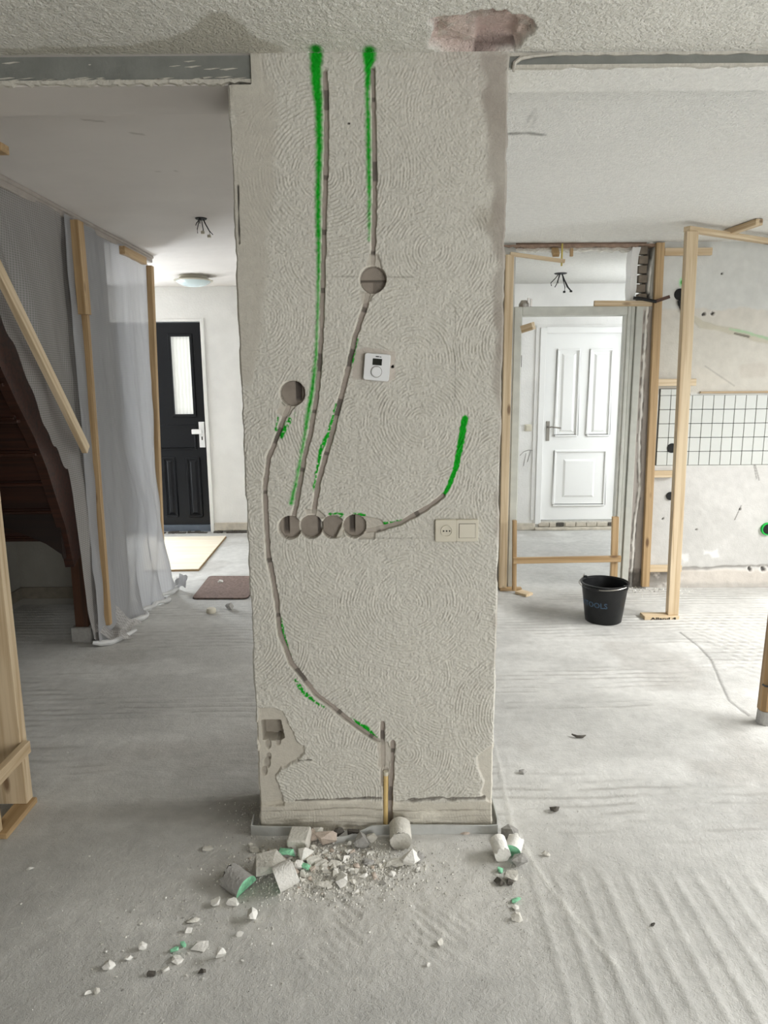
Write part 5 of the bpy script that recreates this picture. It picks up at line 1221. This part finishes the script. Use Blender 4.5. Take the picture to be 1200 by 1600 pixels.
# squared block
blk = MB().box(-0.034, 0.034, -0.036, 0.036, 0, 0.052).mesh('plaster_block', MT['rubble'], False, 0.004)
bo = tag(put('plaster_block', blk, None, (-0.285, 2.105, 0.004)), 'squared plaster block leaning on the foam strip', 'rubble'); bo.rotation_euler = (0.10, -0.05, -0.12)
SP = [
 (424, 1368, 50, 42, 'rubble', 'bulky grey plaster lump behind the round green-faced core', 11, None),
 (446, 1342, 26, 20, 'rubble_grey', 'greenish lump below the squared plaster block', 12, (0, -0.6, 0.8)),
 (508, 1318, 34, 24, 'rubble_pink', 'pinkish rounded brick lump in front of the foam strip bulge', 13, None),
 (497, 1312, 16, 26, 'rubble', 'upright pale shard right of the squared block', 14, None),
 (488, 1316, 14, 22, 'rubble_pink', 'small brown shard touching the squared block', 15, None),
 (564, 1322, 24, 24, 'rubble_grey', 'dark grey angular cement lump at the strip bulge', 16, None),
 (581, 1316, 14, 14, 'rubble', 'rough pale nub between cement lump and whole core', 17, None),
 (642, 1352, 32, 26, 'rubble_white', 'ribbed white shard under the whole drill core', 18, None),
 (620, 1352, 44, 12, 'rubble', 'long flat sliver slanting below the whole drill core', 19, None),
 (655, 1346, 14, 16, 'rubble_grey', 'grey splinter right of the ribbed white shard', 20, None),
 (653, 1362, 8, 8, 'rubble_white', 'white bit below the grey splinter', 201, None),
 (613, 1369, 10, 10, 'rubble_white', 'white pebble below the long flat sliver', 202, None),
 (476, 1348, 26, 22, 'rubble_white', 'bright white shard in the middle of the heap', 21, None),
 (488, 1352, 34, 16, 'rubble', 'flat oblong plaster flake in the middle of the heap', 22, None),
 (503, 1358, 24, 18, 'rubble', 'round-edged plaster flake right of the oblong flake', 23, None),
 (478, 1362, 12, 14, 'green', 'little bright green painted chip in the heap', 24, None),
 (467, 1360, 14, 16, 'rubble_white', 'pale chip touching the green painted chip', 25, None),
 (524, 1354, 24, 14, 'rubble', 'thin plaster flake at the right of the heap', 26, None),
 (574, 1352, 18, 16, 'rubble_grey', 'grey crumbly lump between heap and long sliver', 27, None),
 (533, 1382, 20, 24, 'rubble_white', 'jagged white piece at the front right of the heap', 28, None),
 (507, 1386, 26, 10, 'rubble', 'flat shard at the front edge of the heap', 29, None),
 (398, 1330, 18, 10, 'rubble', 'pale shard left of the heap near the strip end', 30, None),
 (391, 1323, 8, 8, 'rubble', 'round crumb at the left strip end', 31, None),
 (796, 1309, 24, 26, 'rubble_grey', 'dark grey slab of cement right of the stub', 32, None),
 (811, 1352, 24, 20, 'rubble_grey', 'grey lump below the green-faced core stub', 33, None),
 (782, 1362, 9, 10, 'green', 'tiny green chip left of the grey lump', 34, None),
 (800, 1374, 22, 16, 'rubble', 'pale crumbly lump in the right pile', 35, None),
 (780, 1380, 14, 12, 'rubble_dark', 'dark crumbly lump in the right pile', 36, None),
 (796, 1382, 12, 10, 'rubble_dark', 'dark bit below the pale crumbly lump', 37, None),
 (805, 1408, 18, 12, 'green', 'green painted flake below the right pile', 38, None),
 (805, 1420, 10, 9, 'rubble_white', 'white pebble just below the green flake', 39, None),
 (808, 1438, 16, 14, 'rubble', 'pale wedge lowest in the row right of the stub', 40, None),
 (854, 1336, 12, 8, 'rubble', 'lone pebble right of the pile by the floor joint', 41, None),
 (728, 1302, 16, 10, 'rubble_pink', 'flat bit in front of the right end of the strip', 42, None),
 (866, 1267, 13, 12, 'rubble_dark', 'dark grey cube of stone on the clear floor right', 43, None),
 (817, 1208, 12, 7, 'rubble_grey', 'small grey stone right of the stub foot', 44, None),
 (394, 1436, 18, 20, 'rubble_white', 'white tapered chip below the green half core', 45, None),
 (338, 1414, 15, 14, 'rubble_white', 'white knobbly crumb left of the tapered chip', 46, None),
 (364, 1414, 18, 14, 'rubble_white', 'double white crumb nearest the green half core', 47, None),
 (314, 1482, 26, 18, 'rubble_white', 'long white chip by the green flakes, left foreground', 48, None),
 (345, 1498, 14, 24, 'rubble_white', 'upright white chip right of the long chip, foreground', 49, None),
 (277, 1500, 18, 22, 'rubble_white', 'white chip with green flakes behind it, foreground', 50, None),
 (286, 1478, 11, 9, 'green', 'green flake left of the long white chip', 51, None),
 (272, 1486, 12, 9, 'green', 'green flake touching a white chip, foreground', 52, None),
 (170, 1512, 18, 14, 'rubble_white', 'white chip at the far left of the scattered bits', 53, None),
 (200, 1500, 13, 8, 'rubble_white', 'flat white chip left foreground, upper of two', 54, None),
 (223, 1482, 13, 12, 'rubble_white', 'three-pointed white crumb left foreground', 55, None),
 (138, 1553, 10, 7, 'rubble_white', 'oval white pebble lowest left', 56, None),
 (152, 1550, 9, 12, 'rubble', 'pale pebble beside the lowest left oval one', 57, None),
 (237, 1524, 13, 10, 'rubble_dark', 'dark stone among the white chips, left foreground', 58, None),
 (258, 1517, 13, 10, 'rubble_white', 'broken white crumb right of the dark stone', 59, None),
 (315, 1520, 12, 9, 'rubble_dark', 'small dark stone below the long white chip', 60, None),
 (295, 1456, 11, 10, 'rubble_white', 'white crumb above the long white chip', 61, None),
 (301, 1439, 20, 9, 'rubble', 'thin pale flake above the scattered chips', 62, None),
 (375, 1463, 13, 9, 'rubble_white', 'white crumb between tapered chip and upright chip', 63, None),
 (47, 1359, 15, 6, 'rubble_white', 'flat white flake alone at the left foreground', 64, None),
 (325, 1328, 15, 11, 'rubble', 'pale flake left of the strip end, alone', 65, None),
 (687, 1476, 10, 12, 'rubble', 'lone pale pebble in the middle foreground', 66, None),
 (669, 1510, 6, 7, 'rubble_white', 'tiny white pebble below the lone middle one', 67, None),
 (1020, 1447, 9, 5, 'rubble_dark', 'dark pebble at the right foreground ridges', 68, None),
 (360, 952, 13, 11, 'rubble_grey', 'dark grey stone on the hall floor near the cap', 69, None),
 (345, 912, 7, 5, 'rubble_white', 'white plaster bit lying on the doormat', 70, None),
 (288, 911, 5, 4, 'rubble_dark', 'dark crumb beside the sheet end in the hall', 71, None),
]
for (px, py, w, h, mt, lab, sd, gr) in SP:
    z0 = 0.012 if 'on the doormat' in lab else 0.0
    fz = None
    if any(k in lab for k in ('flake', 'flat ', 'sliver')): fz = 0.015
    o = chunk(px, py, w, h, mt, lab, sd, None, gr, flatz=fz, rz=random.Random(sd).uniform(-.5, .5), z0=z0)
    if fz and w > 20: o.rotation_euler.x = random.Random(sd+1).uniform(.15, .45); o.location.z += 0.004
# ribs on the white shard are left to relief; curl of rubber on the floor
c = AZ(905, 1152); mb = MB().tube([(c[0]-0.03, c[1]+0.010, 0.010), (c[0]-0.012, c[1]-0.004, 0.006), (c[0]+0.012, c[1]-0.006, 0.006), (c[0]+0.028, c[1]+0.002, 0.008)], [0.003, 0.006, 0.006, 0.002], 6)
tag(put('rubber_curl', mb.mesh('rubber_curl', MT['rubble_dark'], True)), 'dark curled scrap lying alone on the bright floor', 'scrap')
# medium fragments in the heap and scattered, alike
HG, SG = 'small fragments in the heap', 'small crumbs strewn over the floor'
frag = [chunk_mesh(300+k, .013, .012, .009, [MT[m_]], 9) for k, m_ in enumerate(['crumb', 'crumb_white', 'crumb_pink', 'crumb', 'crumb_white', 'crumb_grey'])]
r6 = random.Random(77)
for k in range(270):
    px = r6.gauss(515, 52); py = r6.gauss(1350, 19)
    if not (1318 < py < 1412): continue
    c = AZ(px, py); o = put('plaster_fragment', frag[r6.randrange(6)], None, (c[0], c[1], floor_z(c[0], c[1])-0.001)); sc = .6+2.1*r6.random()**2; o.scale = (sc*r6.uniform(.7, 1.5), sc, sc); o.rotation_euler = (0, 0, r6.uniform(0, 6.28))
    tag(o, 'small broken plaster fragment in the heap at the stub foot', 'rubble', HG)
for k in range(110):
    px, py = (r6.gauss(300, 90), r6.gauss(1460, 55)) if k % 3 else (r6.uniform(30, 860), r6.uniform(1320, 1590))
    if not (20 < px < 1180 and 1315 < py < 1595): continue
    c = AZ(px, py); o = put('plaster_crumb', frag[r6.choice([0, 1, 1, 4, 4, 5])], None, (c[0], c[1], floor_z(c[0], c[1])-0.0005)); sc = r6.uniform(.3, .75); o.scale = (sc*r6.uniform(.8, 1.4), sc, sc); o.rotation_euler = (0, 0, r6.uniform(0, 6.28))
    tag(o, 'tiny pale plaster crumb strewn on the open floor', 'rubble', SG)
# grit too fine to count
mb = MB(); r7 = random.Random(88)
def grit(px, py, lo, hi):
    c = AZ(px, py); q = r7.uniform(lo, hi); a = r7.uniform(0, 6.28)
    pts = [(math.cos(a+k*2.09)*q*r7.uniform(.6, 1), math.sin(a+k*2.09)*q*r7.uniform(.6, 1)) for k in range(3)]; b = len(mb.v)
    fz = floor_z(c[0], c[1])
    mb.v.extend([(c[0]+p[0], c[1]+p[1], fz-0.0006) for p in pts]+[(c[0]+r7.uniform(-.3, .3)*q, c[1]+r7.uniform(-.3, .3)*q, fz+q*r7.uniform(.7, 1.3))])
    mi = r7.choice([0, 0, 0, 1, 1, 2]); mb.f.extend([(b, b+1, b+3), (b+1, b+2, b+3), (b+2, b, b+3), (b, b+2, b+1)]); mb.mi.extend([mi]*4)
for k in range(4200): grit(r7.gauss(515, 70), r7.gauss(1358, 24), .0015, .0055)
for k in range(2600): grit(r7.gauss(560, 190), r7.gauss(1385, 62), .001, .0032)
for k in range(500): grit(r7.gauss(290, 120), r7.gauss(1470, 60), .001, .003)
for k in range(260): grit(r7.gauss(795, 22), r7.gauss(1370, 40), .001, .004)
for k in range(300): grit(r7.uniform(0, 1200), r7.uniform(1150, 1600), .001, .0028)
for k in range(350): grit(r7.gauss(400, 22), r7.uniform(1255, 1310), .001, .004)
for k in range(240): grit(r7.gauss(1010, 40), r7.gauss(921, 5), .002, .010)
tag(put('plaster_grit', mb.mesh('plaster_grit', [MT['crumb'], MT['crumb_white'], MT['crumb_grey']])), 'fine plaster dust and grit strewn over the floor', 'debris', None, 'stuff')
# dark stones in the gap behind the foam strip
for k, (px, py, w) in enumerate(((530, 1296, 22), (552, 1294, 26))):
    c = AY(px, py, 2.165); o = put('plaster_chunk', chunk_mesh(400+k, w/504, 0.035, 0.04, [MT['rubble_dark']], 12), None, (c[0], 2.155, 0))
    tag(o, ['dark stone behind the foam strip bulge, left of two', 'dark stone behind the foam strip bulge, right of two'][k], 'rubble')
